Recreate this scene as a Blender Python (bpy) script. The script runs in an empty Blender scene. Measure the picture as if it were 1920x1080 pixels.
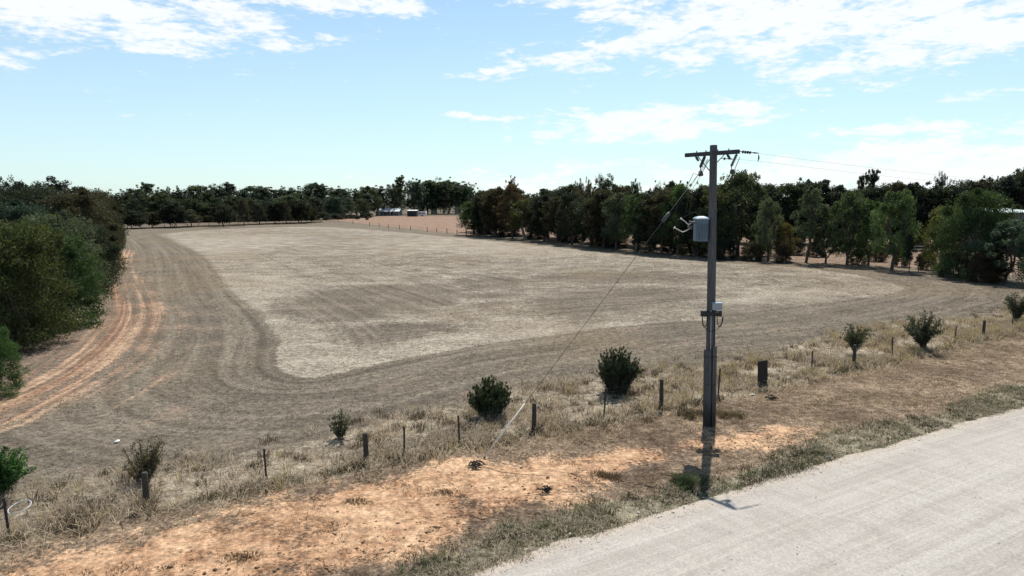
import bpy, bmesh, math, random
import numpy as np
from mathutils import Vector, Matrix

R = math.radians
SC = bpy.context.scene
COL = SC.collection
RNG = np.random.default_rng(11)
random.seed(5)

# ---------------------------------------------------------------- camera
F, PITCH, CAMH = 1300.0, R(7.02), 8.2
cam_d = bpy.data.cameras.new('camera')
cam = bpy.data.objects.new('camera', cam_d)
COL.objects.link(cam)
cam.location = (0, 0, CAMH)
cam.rotation_euler = (R(90) - PITCH, 0, 0)
cam_d.sensor_width = 36.0
cam_d.lens = 36.0 * F / 1920.0
cam_d.clip_start = 0.1
cam_d.clip_end = 12000
SC.camera = cam
SC.render.resolution_x, SC.render.resolution_y = 1024, 576

# ---------------------------------------------------------------- colour management
SC.view_settings.view_transform = 'Standard'
SC.view_settings.look = 'None'
SC.view_settings.exposure = 0.25
SC.view_settings.gamma = 1.0

# ---------------------------------------------------------------- helpers: pixel of the photo -> ray of the surveyed site
def ray(px, py):
    a, b = (px - 960.0) / F, (540.0 - py) / F
    return np.array([a, math.cos(PITCH) + b * math.sin(PITCH), -math.sin(PITCH) + b * math.cos(PITCH)])

def P(px, py, z=0.0):
    r = ray(px, py)
    t = (CAMH - z) / -r[2]
    return np.array([r[0] * t, r[1] * t, z])

def W(px, py, Y):
    r = ray(px, py)
    t = Y / r[1]
    return Vector((r[0] * t, Y, CAMH + r[2] * t))

def ztop(py, Y):
    r = ray(960, py)
    return CAMH + r[2] * Y / r[1]

# ---------------------------------------------------------------- node helpers
class NT:
    def __init__(s, tree):
        s.t = tree
    def n(s, typ, **kw):
        nd = s.t.nodes.new(typ)
        for k, v in kw.items():
            setattr(nd, k, v)
        return nd
    def l(s, a, b):
        s.t.links.new(a, b)
    def _in(s, sock, v):
        if v is None:
            return
        if isinstance(v, bpy.types.NodeSocket):
            s.l(v, sock)
        else:
            sock.default_value = v
    def m(s, op, a, b=None, c=None, clamp=False):
        nd = s.n('ShaderNodeMath', operation=op, use_clamp=clamp)
        s._in(nd.inputs[0], a); s._in(nd.inputs[1], b); s._in(nd.inputs[2], c)
        return nd.outputs[0]
    def vm(s, op, a, b=None):
        nd = s.n('ShaderNodeVectorMath', operation=op)
        s._in(nd.inputs[0], a); s._in(nd.inputs[1], b)
        return nd.outputs[0]
    def step(s, x, lo, hi, a=0.0, b=1.0):
        nd = s.n('ShaderNodeMapRange', interpolation_type='SMOOTHSTEP')
        s._in(nd.inputs[0], x)
        nd.inputs[1].default_value = lo; nd.inputs[2].default_value = hi
        nd.inputs[3].default_value = a; nd.inputs[4].default_value = b
        return nd.outputs[0]
    def mix(s, f, a, b, blend='MIX'):
        nd = s.n('ShaderNodeMix', data_type='RGBA', blend_type=blend)
        s._in(nd.inputs[0], f)
        for k, v in ((6, a), (7, b)):
            if isinstance(v, tuple) and len(v) == 3:
                v = v + (1.0,)
            s._in(nd.inputs[k], v)
        return nd.outputs[2]
    def noise(s, vec, scale, detail=4.0, rough=0.55, dist=0.0, color=False):
        nd = s.n('ShaderNodeTexNoise')
        s._in(nd.inputs['Vector'], vec)
        nd.inputs['Scale'].default_value = scale
        nd.inputs['Detail'].default_value = detail
        nd.inputs['Roughness'].default_value = rough
        nd.inputs['Distortion'].default_value = dist
        return nd.outputs['Color' if color else 'Fac']
    def comb(s, x, y, z=0.0):
        nd = s.n('ShaderNodeCombineXYZ')
        s._in(nd.inputs[0], x); s._in(nd.inputs[1], y); s._in(nd.inputs[2], z)
        return nd.outputs[0]
    def sep(s, v):
        nd = s.n('ShaderNodeSeparateXYZ')
        s.l(v, nd.inputs[0])
        return nd.outputs

# ---------------------------------------------------------------- world: sky and clouds
SUN_AZ, SUN_EL = R(15.4), R(56.8)          # azimuth from +Y towards +X
world = bpy.data.worlds.new('World')
SC.world = world
world.use_nodes = True
wn = NT(world.node_tree)
world.node_tree.nodes.clear()
SKY_S = 0.11
sky = wn.n('ShaderNodeTexSky', sky_type='NISHITA')
sky.sun_disc = False
sky.sun_elevation = SUN_EL
sky.sun_rotation = SUN_AZ
sky.altitude = 120
sky.air_density = 1.0
sky.dust_density = .5
sky.ozone_density = 1.0
tc = wn.n('ShaderNodeTexCoord')
dirv = wn.vm('NORMALIZE', tc.outputs['Generated'])
dx, dy, dz = wn.sep(dirv)
az = wn.m('ARCTAN2', dx, dy)
el = wn.m('ARCSINE', dz)
CLOUDS = [  # centre (x, y), radii, tilt in degrees (up to the right), strength: banks of cloud by bearing and height
    (90, 0, 330, 62, 0, 1.0), (270, 60, 270, 34, 2, .85), (440, 70, 170, 26, 8, .66), (620, 0, 190, 26, 0, .98), (5, 108, 50, 16, 0, .85),
    (1560, 22, 430, 58, 6, .98), (1760, 76, 260, 48, 10, .95), (1230, 72, 190, 24, 12, .95), (1330, 15, 230, 40, 0, .9), (1090, -5, 150, 20, 0, .9),
    (1025, 112, 80, 14, 4, .85), (945, 130, 70, 11, 6, .75), (870, 145, 60, 8, 6, .55),
    (1210, 232, 200, 30, 3, 1.0), (1310, 213, 130, 18, 5, .9), (930, 220, 110, 7, 0, .7), (1080, 208, 30, 10, 0, .8),
    (1660, 240, 150, 15, 2, .92), (1632, 162, 45, 9, 0, .75), (1880, 172, 70, 14, 4, .7), (1500, 140, 55, 8, 0, .6), (1650, 262, 90, 5, 0, .6),
    (1790, 310, 330, 52, 4, .98), (1815, 268, 80, 20, 0, .95), (1460, 335, 360, 42, 3, .8), (1050, 340, 360, 34, 3, .66), (1020, 268, 40, 5, 0, .5)]
cw = wn.comb(wn.m('MULTIPLY', az, 9.0), wn.m('MULTIPLY', el, 30.0), 0.3)
warp = wn.noise(cw, 1.6, 3, .5, color=True)
wv = wn.vm('SCALE', wn.vm('SUBTRACT', warp, (.5, .5, .5)))
wv.node.inputs['Scale'].default_value = .055
azw, elw, _ = wn.sep(wn.vm('ADD', wn.comb(az, el, 0.0), wn.vm('MULTIPLY', wv, (1.0, .45, 0))))
mask = None
for (cx, cy, rx, ry, rot, st) in CLOUDS:
    r0 = ray(cx, cy); r0 /= np.linalg.norm(r0)
    a0, e0 = math.atan2(r0[0], r0[1]), math.asin(r0[2])
    ca, sa = math.cos(R(rot)), math.sin(R(rot))
    u = wn.m('SUBTRACT', azw, a0); v = wn.m('SUBTRACT', elw, e0)
    uu = wn.m('MULTIPLY', wn.m('ADD', wn.m('MULTIPLY', u, ca), wn.m('MULTIPLY', v, sa)), F / rx)
    vv = wn.m('MULTIPLY', wn.m('SUBTRACT', wn.m('MULTIPLY', v, ca), wn.m('MULTIPLY', u, sa)), F / ry)
    d2 = wn.m('ADD', wn.m('MULTIPLY', uu, uu), wn.m('MULTIPLY', vv, vv))
    g = wn.m('MULTIPLY', wn.m('DIVIDE', 1.0, wn.m('ADD', 1.0, wn.m('MULTIPLY', d2, d2))), st)
    mask = g if mask is None else wn.m('MAXIMUM', mask, g)
nz = wn.noise(cw, 1.9, 9, .62, .35)
nz2 = wn.noise(cw, 7.0, 5, .6, .2)
dens = wn.m('ADD', wn.m('ADD', mask, wn.m('MULTIPLY', wn.m('SUBTRACT', nz, .5), 2.5)), wn.m('MULTIPLY', wn.m('SUBTRACT', nz2, .5), 1.1))
dens = wn.step(dens, .40, 1.02)
veil = wn.step(el, R(-2), R(24), .54, .14)            # thin high haze whitening the sky low down
cov = wn.m('MULTIPLY', dens, .95)
sky_t = wn.mix(1.0, sky.outputs[0], (.81, 1.01, 1.05), 'MULTIPLY')
high = wn.step(el, R(24), R(55), 1.0, .5)             # dims the sky above the view to weaken fill light in shadows
sky_t = wn.mix(1.0, sky_t, wn.comb(high, high, high), 'MULTIPLY')
sky_t = wn.mix(veil, sky_t, tuple(c / SKY_S for c in (.66, .80, .87)))
ccol = tuple(c / SKY_S for c in (.84, .865, .875))
colr = wn.mix(cov, sky_t, ccol)
bg = wn.n('ShaderNodeBackground')
bg.inputs['Strength'].default_value = SKY_S
wn.l(colr, bg.inputs['Color'])
wo = wn.n('ShaderNodeOutputWorld')
wn.l(bg.outputs[0], wo.inputs['Surface'])

sd = bpy.data.lights.new('sun', 'SUN')
sd.energy = 5.0
sd.angle = R(.53)
sd.color = (1.0, .95, .87)
sun = bpy.data.objects.new('sun', sd)
COL.objects.link(sun)
sdir = Vector((math.sin(SUN_AZ) * math.cos(SUN_EL), math.cos(SUN_AZ) * math.cos(SUN_EL), math.sin(SUN_EL)))
sun.rotation_euler = sdir.to_track_quat('Z', 'Y').to_euler()
sun.location = sdir * 100

# ---------------------------------------------------------------- mesh helpers
def mesh_np(name, verts, faces, mats, cols=None, smooth=False, midx=None):
    verts = np.asarray(verts, np.float32); faces = np.asarray(faces, np.int32)
    k = faces.shape[1]
    me = bpy.data.meshes.new(name)
    me.vertices.add(len(verts)); me.vertices.foreach_set('co', verts.ravel())
    me.loops.add(faces.size); me.loops.foreach_set('vertex_index', faces.ravel())
    me.polygons.add(len(faces))
    me.polygons.foreach_set('loop_start', np.arange(0, faces.size, k, dtype=np.int32))
    if smooth:
        me.polygons.foreach_set('use_smooth', np.ones(len(faces), bool))
    for m in (mats if isinstance(mats, (list, tuple)) else [mats]):
        me.materials.append(m)
    if midx is not None:
        me.polygons.foreach_set('material_index', np.asarray(midx, np.int32))
    if cols is not None:
        for nm, c in cols.items():
            at = me.attributes.new(nm, 'FLOAT_COLOR', 'POINT')
            at.data.foreach_set('color', np.asarray(c, np.float32).ravel())
    me.update(calc_edges=True)
    return me

def link(name, data, parent=None, loc=(0, 0, 0), rot=(0, 0, 0)):
    o = bpy.data.objects.new(name, data)
    COL.objects.link(o)
    o.location = loc; o.rotation_euler = rot
    if parent:
        o.parent = parent
    return o

def tag(o, label, cat, group=None, kind=None):
    if label: o['label'] = label
    if cat: o['category'] = cat
    if group: o['group'] = group
    if kind: o['kind'] = kind
    return o

class MB:
    """collects boxes and tubes, then links them as one mesh object"""
    def __init__(s):
        s.bm = bmesh.new()
    def box(s, c, size, rot=None, bevel=0.0):
        M = Matrix.Translation(Vector(c)) @ (rot.to_4x4() if rot else Matrix.Identity(4)) @ Matrix.Diagonal((*size, 1))
        g = bmesh.ops.create_cube(s.bm, size=1.0, matrix=M)
        if bevel:
            es = list({e for v in g['verts'] for e in v.link_edges})
            bmesh.ops.bevel(s.bm, geom=es, offset=bevel, segments=2, affect='EDGES', profile=.6)
        return s
    def tube(s, pts, rad, n=8, cap=True):
        pts = [Vector(p) for p in pts]
        rs = rad if isinstance(rad, (list, tuple)) else [rad] * len(pts)
        rings = []
        ref = None
        for i, p in enumerate(pts):
            t = (pts[min(i + 1, len(pts) - 1)] - pts[max(i - 1, 0)]).normalized()
            if ref is None:
                ref = t.orthogonal().normalized()
            ref = (ref - t * ref.dot(t)).normalized()
            b = t.cross(ref)
            rings.append([s.bm.verts.new(p + (ref * math.cos(2 * math.pi * k / n) + b * math.sin(2 * math.pi * k / n)) * rs[i]) for k in range(n)])
        for a, b in zip(rings, rings[1:]):
            for k in range(n):
                f = s.bm.faces.new((a[k], a[(k + 1) % n], b[(k + 1) % n], b[k])); f.smooth = n > 5
        if cap:
            s.bm.faces.new(rings[0][::-1]); s.bm.faces.new(rings[-1])
        return s
    def prism(s, poly, axis_from, axis_to):
        """polygon in 3-D extruded by the vector axis_to - axis_from"""
        d = Vector(axis_to) - Vector(axis_from)
        a = [s.bm.verts.new(Vector(p)) for p in poly]
        b = [s.bm.verts.new(Vector(p) + d) for p in poly]
        s.bm.faces.new(a[::-1]); s.bm.faces.new(b)
        for i in range(len(a)):
            j = (i + 1) % len(a)
            s.bm.faces.new((a[i], a[j], b[j], b[i]))
        return s
    def build(s, name, mat, parent=None, loc=(0, 0, 0), rot=(0, 0, 0)):
        bmesh.ops.recalc_face_normals(s.bm, faces=s.bm.faces)
        me = bpy.data.meshes.new(name)
        s.bm.to_mesh(me); s.bm.free()
        me.materials.append(mat)
        return link(name, me, parent, loc, rot)

# ---------------------------------------------------------------- materials
def mat_new(name):
    m = bpy.data.materials.new(name)
    m.use_nodes = True
    m.node_tree.nodes.clear()
    nt = NT(m.node_tree)
    out = nt.n('ShaderNodeOutputMaterial')
    return m, nt, out

def principled(nt, out, color, rough=.8, metal=0.0, spec=.3, normal=None):
    b = nt.n('ShaderNodeBsdfPrincipled')
    nt._in(b.inputs['Base Color'], color if isinstance(color, bpy.types.NodeSocket) else (*color, 1.0))
    nt._in(b.inputs['Roughness'], rough)
    b.inputs['Metallic'].default_value = metal
    b.inputs['Specular IOR Level'].default_value = spec
    if normal is not None:
        nt.l(normal, b.inputs['Normal'])
    nt.l(b.outputs[0], out.inputs['Surface'])
    return b

def simple(name, c, rough=.7, metal=0.0, var=.25, scale=6.0, spec=.3, stretch=(1, 1, 1)):
    m, nt, out = mat_new(name)
    co = nt.n('ShaderNodeTexCoord').outputs['Object']
    v = nt.vm('MULTIPLY', co, stretch)
    n1 = nt.noise(v, scale, 6, .65)
    f = nt.step(n1, .3, .7)
    c0 = tuple(x * (1 - var) for x in c); c1 = tuple(min(1, x * (1 + var)) for x in c)
    bump = nt.n('ShaderNodeBump'); bump.inputs['Strength'].default_value = .3; bump.inputs['Distance'].default_value = .01
    nt.l(n1, bump.inputs['Height'])
    principled(nt, out, nt.mix(f, c0, c1), rough, metal, spec, bump.outputs[0])
    return m

def leafy(name, transl=.35, rough=.6, use_obj=True, through=(1.15, 1.1, .6)):
    """foliage and grass: colour from the piece's own attribute, tinted by the plant's colour"""
    m, nt, out = mat_new(name)
    at = nt.n('ShaderNodeAttribute', attribute_name='tint')
    c = at.outputs['Color']
    if use_obj:
        oi = nt.n('ShaderNodeObjectInfo')
        c = nt.mix(1.0, c, oi.outputs['Color'], 'MULTIPLY')
    b = nt.n('ShaderNodeBsdfPrincipled')
    nt.l(c, b.inputs['Base Color']); b.inputs['Roughness'].default_value = rough
    b.inputs['Specular IOR Level'].default_value = .14 if use_obj else .08
    t = nt.n('ShaderNodeBsdfTranslucent')
    nt.l(nt.mix(1.0, c, through, 'MULTIPLY'), t.inputs['Color'])
    mx = nt.n('ShaderNodeMixShader'); mx.inputs[0].default_value = transl
    nt.l(b.outputs[0], mx.inputs[1]); nt.l(t.outputs[0], mx.inputs[2])
    nt.l(mx.outputs[0], out.inputs['Surface'])
    return m

M_LEAF = leafy('foliage', .42, .6)
M_GRASS = leafy('grass_blades', .40, .7, False, (1.08, 1.0, .86))
M_BARK = simple('bark', (.085, .066, .055), .9, var=.45, scale=4, stretch=(3, 3, .5))
M_PALEBARK = simple('pale_bark', (.22, .19, .16), .85, var=.4, scale=3, stretch=(2, 2, .5))
M_POLE = simple('weathered_pole_timber', (.105, .092, .084), .9, var=.35, scale=5, stretch=(9, 9, .35))
def pole_timber():
    m, nt, out = mat_new('stained_pole_timber')
    co = nt.n('ShaderNodeTexCoord').outputs['Object']
    n1 = nt.noise(nt.vm('MULTIPLY', co, (9, 9, .35)), 5.0, 6, .65)
    c = nt.mix(nt.step(n1, .3, .7), (.058, .058, .062), (.125, .124, .126))
    z = nt.sep(co)[2]
    n2 = nt.noise(nt.vm('MULTIPLY', co, (3, 3, .8)), 2.0, 4, .6)
    st = nt.step(nt.m('ADD', z, nt.m('MULTIPLY', n2, .9)), 1.75, .7)
    crk = nt.step(nt.noise(nt.vm('MULTIPLY', co, (26, 26, .5)), 1.0, 3, .5), .62, .70)
    c = nt.mix(nt.m('MULTIPLY', crk, .75), c, (.02, .018, .018))
    c = nt.mix(nt.m('MULTIPLY', st, .8), c, (.022, .019, .018))
    bump = nt.n('ShaderNodeBump'); bump.inputs['Strength'].default_value = .5; bump.inputs['Distance'].default_value = .015
    nt.l(n1, bump.inputs['Height'])
    principled(nt, out, c, .9, 0, .2, bump.outputs[0])
    return m
M_SHAFT = pole_timber()
M_ARM = simple('dark_crossarm_timber', (.055, .056, .058), .85, var=.35, scale=5, stretch=(2, 2, 2))
M_POST = simple('dark_post_timber', (.06, .048, .042), .9, var=.4, scale=7, stretch=(6, 6, .6))
M_STEEL = simple('rusted_post_steel', (.05, .04, .036), .7, var=.3)
M_GALV = simple('galvanised_steel', (.35, .37, .39), .45, .6, var=.15)
M_TANK = simple('grey_tank_paint', (.10, .145, .19), .5, var=.10, scale=3)
M_STAYINS = simple('dark_grey_insulator', (.06, .063, .066), .5, var=.1)
M_LID = simple('pale_lid_paint', (.32, .40, .47), .45, var=.08)
M_BLACK = simple('black_fittings', (.018, .018, .02), .5, var=.2)
M_PORC = simple('dark_insulator', (.05, .045, .05), .3, var=.2, spec=.5)
M_GREYPL = simple('grey_polymer', (.30, .31, .34), .5, var=.1)
M_PALELEAD = simple('pale_insulated_lead', (.62, .60, .57), .5, var=.1)
M_WIRE = simple('aluminium_wire', (.06, .06, .065), .6, .1, var=.1)
M_WHITE = simple('white_paint', (.78, .78, .76), .5, var=.06)
M_ROOF = simple('pale_roof_sheet', (.55, .58, .60), .4, .2, var=.12, scale=2)
M_DARKW = simple('dark_wall_board', (.04, .042, .046), .8, var=.25)
M_BRICKW = simple('dark_wall_render', (.10, .105, .12), .8, var=.2)  # even dark blue-grey wall colour
M_GLASS = simple('window_glass', (.03, .035, .045), .1, var=.05, spec=.6)
M_RUBBER = simple('black_rubber', (.02, .02, .02), .8, var=.2)
M_SIGN = simple('dark_sign_plate', (.022, .017, .016), .65, var=.25)
M_HOOP = simple('dusty_white_plastic', (.48, .48, .46), .6, var=.15)
M_LITTER = simple('pale_litter', (.72, .70, .66), .6, var=.1)
M_CLOD = simple('soil_clod', (.20, .115, .065), .95, var=.4, scale=10)
M_BURNT = simple('charred_timber', (.035, .028, .024), .95, var=.4, scale=9)

# ---------------------------------------------------------------- geometry of the site: lines and zones
def chaikin(pts, n=2, closed=True):
    p = np.array(pts, float)
    for _ in range(n):
        q = np.roll(p, -1, 0) if closed else p[1:]
        a = p if closed else p[:-1]
        r = np.empty((len(a) * 2, 2)); r[0::2] = .75 * a + .25 * q; r[1::2] = .25 * a + .75 * q
        p = r if closed else np.vstack([p[:1], r, p[-1:]])
    return p

def gp(pts):
    return np.array([P(*q)[:2] for q in pts])

def seg_dist(X, Y, pl, closed=False):
    d = np.full(X.shape, 1e9)
    n = len(pl)
    for i in range(n if closed else n - 1):
        a, b = pl[i], pl[(i + 1) % n]
        ab = b - a
        t = np.clip(((X - a[0]) * ab[0] + (Y - a[1]) * ab[1]) / max(ab @ ab, 1e-9), 0, 1)
        d = np.minimum(d, np.hypot(X - a[0] - t * ab[0], Y - a[1] - t * ab[1]))
    return d

def inside(X, Y, pl):
    r = np.zeros(X.shape, bool)
    n = len(pl)
    for i in range(n):
        a, b = pl[i], pl[(i + 1) % n]
        c = ((a[1] > Y) != (b[1] > Y))
        with np.errstate(divide='ignore', invalid='ignore'):
            r ^= c & (X < (b[0] - a[0]) * (Y - a[1]) / (b[1] - a[1] + 1e-12) + a[0])
    return r

def sdf(X, Y, pl):
    d = seg_dist(X, Y, pl, True)
    return np.where(inside(X, Y, pl), d, -d)

def soft(x, w):
    return np.clip(x / w * .5 + .5, 0, 1)

FENCE = np.array([[-30.0, 5.4], [-12.39, 16.3], [-9.88, 17.91], [-4.62, 21.16], [.79, 24.27], [5.96, 26.95], [17.16, 34.12], [28.71, 41.58], [47, 53.5], [90, 81.6]])
ROAD = np.array([[-40.0, -8.4], [-1.5, 14.3], [1.31, 16.1], [5.68, 18.72], [8.92, 20.63], [13.89, 23.58], [20.87, 27.5], [60, 50.6], [140, 98]])
def line_y(pl, x):
    return np.interp(x, pl[:, 0], pl[:, 1])
CS = 1.0 / math.hypot(1, .61)
def fence_d(X, Y):     # + on the paddock side
    return (Y - line_y(FENCE, X)) * CS
def road_d(X, Y):      # + off the road
    return (Y - line_y(ROAD, X)) * CS

LIGHT = chaikin(gp([(292, 437), (330, 451), (372, 471), (400, 500), (440, 549), (482, 580), (512, 611), (525, 640), (521, 684), (542, 703), (582, 709), (640, 697), (720, 680), (830, 657), (950, 640), (1060, 626), (1150, 612), (1400, 596), (1600, 566), (1730, 540), (1560, 506), (1380, 494), (1200, 482), (1030, 462), (900, 450), (760, 436), (610, 424), (450, 428)]), 2)
DIRT = chaikin(gp([(-300, 1160), (0, 1052), (150, 1020), (300, 985), (480, 938), (610, 905), (760, 872), (900, 866), (1000, 852), (1130, 838), (1240, 812), (1330, 812), (1420, 795), (1540, 800), (1490, 830), (1330, 850), (1240, 885), (1120, 925), (980, 985), (850, 1040), (700, 1085), (560, 1140), (300, 1220), (0, 1300)]), 2)
RED1 = gp([(600, 411), (690, 421), (780, 431), (876, 441)])
REDPAD = np.vstack([RED1[:1] + [0, 3], RED1[-1:] + [0, 2], [[40, 200], [60, 300], [-20, 420], [-110, 430]]])
BELT = np.array([[-11.7, 180], [4.6, 150], [20.8, 114], [33, 98.5], [43, 88.5], [49, 81], [56, 72], [75, 62]])
PATCH_D = [chaikin(gp(q), 2) for q in ([(500, 580), (560, 556), (620, 545), (740, 534), (870, 545), (800, 575), (720, 586), (640, 602), (560, 604)],
           [(1040, 556), (1150, 540), (1300, 548), (1260, 572), (1150, 580), (1085, 606), (1000, 596), (1030, 576)], [(890, 527), (930, 520), (965, 530), (930, 540)],
           [(1300, 590), (1480, 574), (1700, 552), (1640, 590), (1420, 604)], [(600, 640), (700, 610), (880, 612), (760, 632)], [(1000, 520), (1180, 508), (1320, 520), (1150, 530)])]
PATCH_L = [chaikin(gp(q), 2) for q in ([(720, 452), (860, 449), (1010, 466), (1110, 480), (960, 484), (820, 470)], [(1340, 556), (1480, 543), (1570, 556), (1430, 570)],
           [(522, 690), (560, 650), (700, 650), (830, 640), (960, 632), (820, 660), (640, 697), (580, 709)], [(880, 612), (1010, 590), (1120, 592), (1100, 612), (960, 626)],
           [(430, 540), (500, 500), (560, 520), (520, 560), (560, 620), (530, 640), (480, 580)], [(330, 450), (500, 440), (560, 450), (420, 480)])]
TRACKS = [([(-60, 800), (0, 764), (70, 735), (130, 705), (190, 655), (222, 612), (234, 578), (216, 548), (206, 530)], .55, .85), ([(20, 790), (60, 770), (100, 748), (150, 714), (205, 664), (232, 630), (242, 590)], .42, .75),
          ([(285, 562), (283, 600), (262, 640)], .35, .75), ([(185, 592), (235, 578), (288, 568)], 1.5, .62), ([(212, 512), (222, 490), (236, 478)], .9, .9), ([(214, 470), (234, 472), (242, 480)], 1.2, .8),
          ([(170, 640), (190, 610), (205, 585)], .7, .5), ([(0, 745), (80, 700), (130, 672), (170, 640)], 1.4, .42), ([(-60, 775), (0, 752), (90, 712), (170, 660), (215, 615), (225, 580)], 5.0, .54), ([(225, 575), (222, 545), (205, 515), (215, 485), (232, 470)], 3.6, .50), ([(110, 790), (100, 760), (130, 730)], .5, .35), ([(330, 640), (318, 690), (270, 735)], .5, .22), ([(205, 505), (190, 520)], .8, .5)]
TRACKS = [(chaikin(gp(t), 2, False), w, s) for t, w, s in TRACKS]
RUTLINE = chaikin(gp([(-60, 790), (0, 758), (75, 725), (140, 690), (195, 645), (225, 604), (232, 575), (222, 540), (215, 510), (222, 480), (232, 460)]), 2, False)

def zones(X, Y):
    """what the ground is made of at (X, Y)"""
    z = {}
    fd, rd = fence_d(X, Y), road_d(X, Y)
    s = sdf(X, Y, LIGHT)
    near = np.clip(Y / 60, .4, 4)
    li = soft(s, .4 * near) * (.60 + .40 * np.exp(-np.clip(s, 0, 99) / (2.2 * near)))
    for p in PATCH_D:
        q = sdf(X, Y, p); li = li - .96 * soft(q + .8 * near, 2.0 * near) * li
    for p in PATCH_L:
        q = sdf(X, Y, p); li = li + .46 * soft(q + .8 * near, 2.8 * near) * (li > .02)
    z['light'] = np.clip(li, 0, 1.4) / 1.4
    z['edge'] = s
    tr = np.zeros(X.shape)
    for p, w, k in TRACKS:
        tr = np.maximum(tr, k * np.exp(-(seg_dist(X, Y, p) / w) ** 2))
    z['track'] = tr
    z['rut'] = np.clip(seg_dist(X, Y, RUTLINE) * np.where(X < np.interp(Y, RUTLINE[::-1, 1] if RUTLINE[0, 1] > RUTLINE[-1, 1] else RUTLINE[:, 1], RUTLINE[::-1, 0] if RUTLINE[0, 1] > RUTLINE[-1, 1] else RUTLINE[:, 0]), -1, 1), -20, 20) / 40 + .5
    z['dirt'] = soft(sdf(X, Y, DIRT), 1.3)
    edge_w = 4.6 + 1.4 * np.sin(X * .21) * np.cos(X * .083 + 1) - 1.2 * np.clip((-X - 4) / 8, 0, 1)
    z['verge'] = np.clip(soft(fd + .55, .7) * soft(edge_w - fd, 1.6), 0, 1)
    wsh = .86 + .35 * np.sin(X * .6 + 1) + .025 * np.clip(X, 0, 40)
    z['shoulder'] = soft(wsh - rd, .5) * (rd > -1.0)
    z['offfield'] = soft(.2 - fd, .6)
    b = np.interp(Y, BELT[::-1, 1], BELT[::-1, 0])
    beyond = soft(X - b - 2, 6) * (Y > 60)
    z['red'] = np.clip(np.maximum(soft(sdf(X, Y, REDPAD), 6), beyond * .55), 0, 1)
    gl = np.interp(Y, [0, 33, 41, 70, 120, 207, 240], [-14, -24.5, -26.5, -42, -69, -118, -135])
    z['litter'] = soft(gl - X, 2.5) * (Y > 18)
    far = soft(Y - np.interp(X, [-400, -122, -78, 0], [215, 218, 286, 420]), 10)
    z['far'] = np.clip(far, 0, 1) * (1 - z['red'])
    return z

# ---------------------------------------------------------------- ground sheet
def axis(knots):
    out = []
    for (a, b, h) in knots:
        out.append(np.arange(a, b, h))
    return np.concatenate(out + [[knots[-1][1]]])

def fbm(X, Y, scale, seed, octs=4):
    """value noise for the lie of the land"""
    r = np.random.default_rng(seed)
    tot = np.zeros(X.shape); amp = 1.0; nrm = 0
    for o in range(octs):
        tab = r.random((64, 64))
        x = X * scale * 2 ** o + 17.3 * o; y = Y * scale * 2 ** o + 5.1 * o
        xi = np.floor(x).astype(int); yi = np.floor(y).astype(int)
        fx = x - xi; fy = y - yi
        fx = fx * fx * (3 - 2 * fx); fy = fy * fy * (3 - 2 * fy)
        a = tab[xi % 64, yi % 64]; b = tab[(xi + 1) % 64, yi % 64]; c = tab[xi % 64, (yi + 1) % 64]; d = tab[(xi + 1) % 64, (yi + 1) % 64]
        tot += amp * (a * (1 - fx) * (1 - fy) + b * fx * (1 - fy) + c * (1 - fx) * fy + d * fx * fy)
        nrm += amp; amp *= .55
    return tot / nrm - .5

def ground_z(X, Y):
    rd = road_d(X, Y)
    k = np.clip((rd - .1) / 1.0, 0, 1)
    nearw = np.clip(1 - (Y - 60) / 60, .12, 1)
    h = .10 * fbm(X, Y, .45, 3, 4) * nearw + .05 * fbm(X, Y, 2.2, 4, 3) * np.clip(1 - (Y - 45) / 30, 0, 1)
    return h * k - .05 * (1 - k)

gx = axis([(-3000, -400, 200), (-400, -140, 20), (-140, -70, 1.2), (-70, -26, .42), (-26, 42, .16), (42, 80, .42), (80, 150, 2.5), (150, 400, 25), (400, 3000, 200)])
gy = axis([(-60, 6, 3), (6, 12, .5), (12, 44, .14), (44, 72, .32), (72, 130, .7), (130, 240, 1.4), (240, 460, 5), (460, 900, 40), (900, 6000, 300)])
X, Y = np.meshgrid(gx, gy)
Z = ground_z(X, Y)
zn = zones(X, Y)
nx_, ny_ = len(gx), len(gy)
idx = np.arange(nx_ * ny_).reshape(ny_, nx_)
faces = np.stack([idx[:-1, :-1], idx[:-1, 1:], idx[1:, 1:], idx[1:, :-1]], -1).reshape(-1, 4)
verts = np.stack([X, Y, Z], -1).reshape(-1, 3)
def col4(a, b, c, d):
    return np.stack([a, b, c, d], -1).reshape(-1, 4)
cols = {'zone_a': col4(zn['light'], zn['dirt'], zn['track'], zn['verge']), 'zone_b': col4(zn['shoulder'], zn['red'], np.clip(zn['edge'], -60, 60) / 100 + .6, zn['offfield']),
        'zone_c': col4(zn['litter'], zn['far'], zn['rut'], np.ones(X.shape))}

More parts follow.
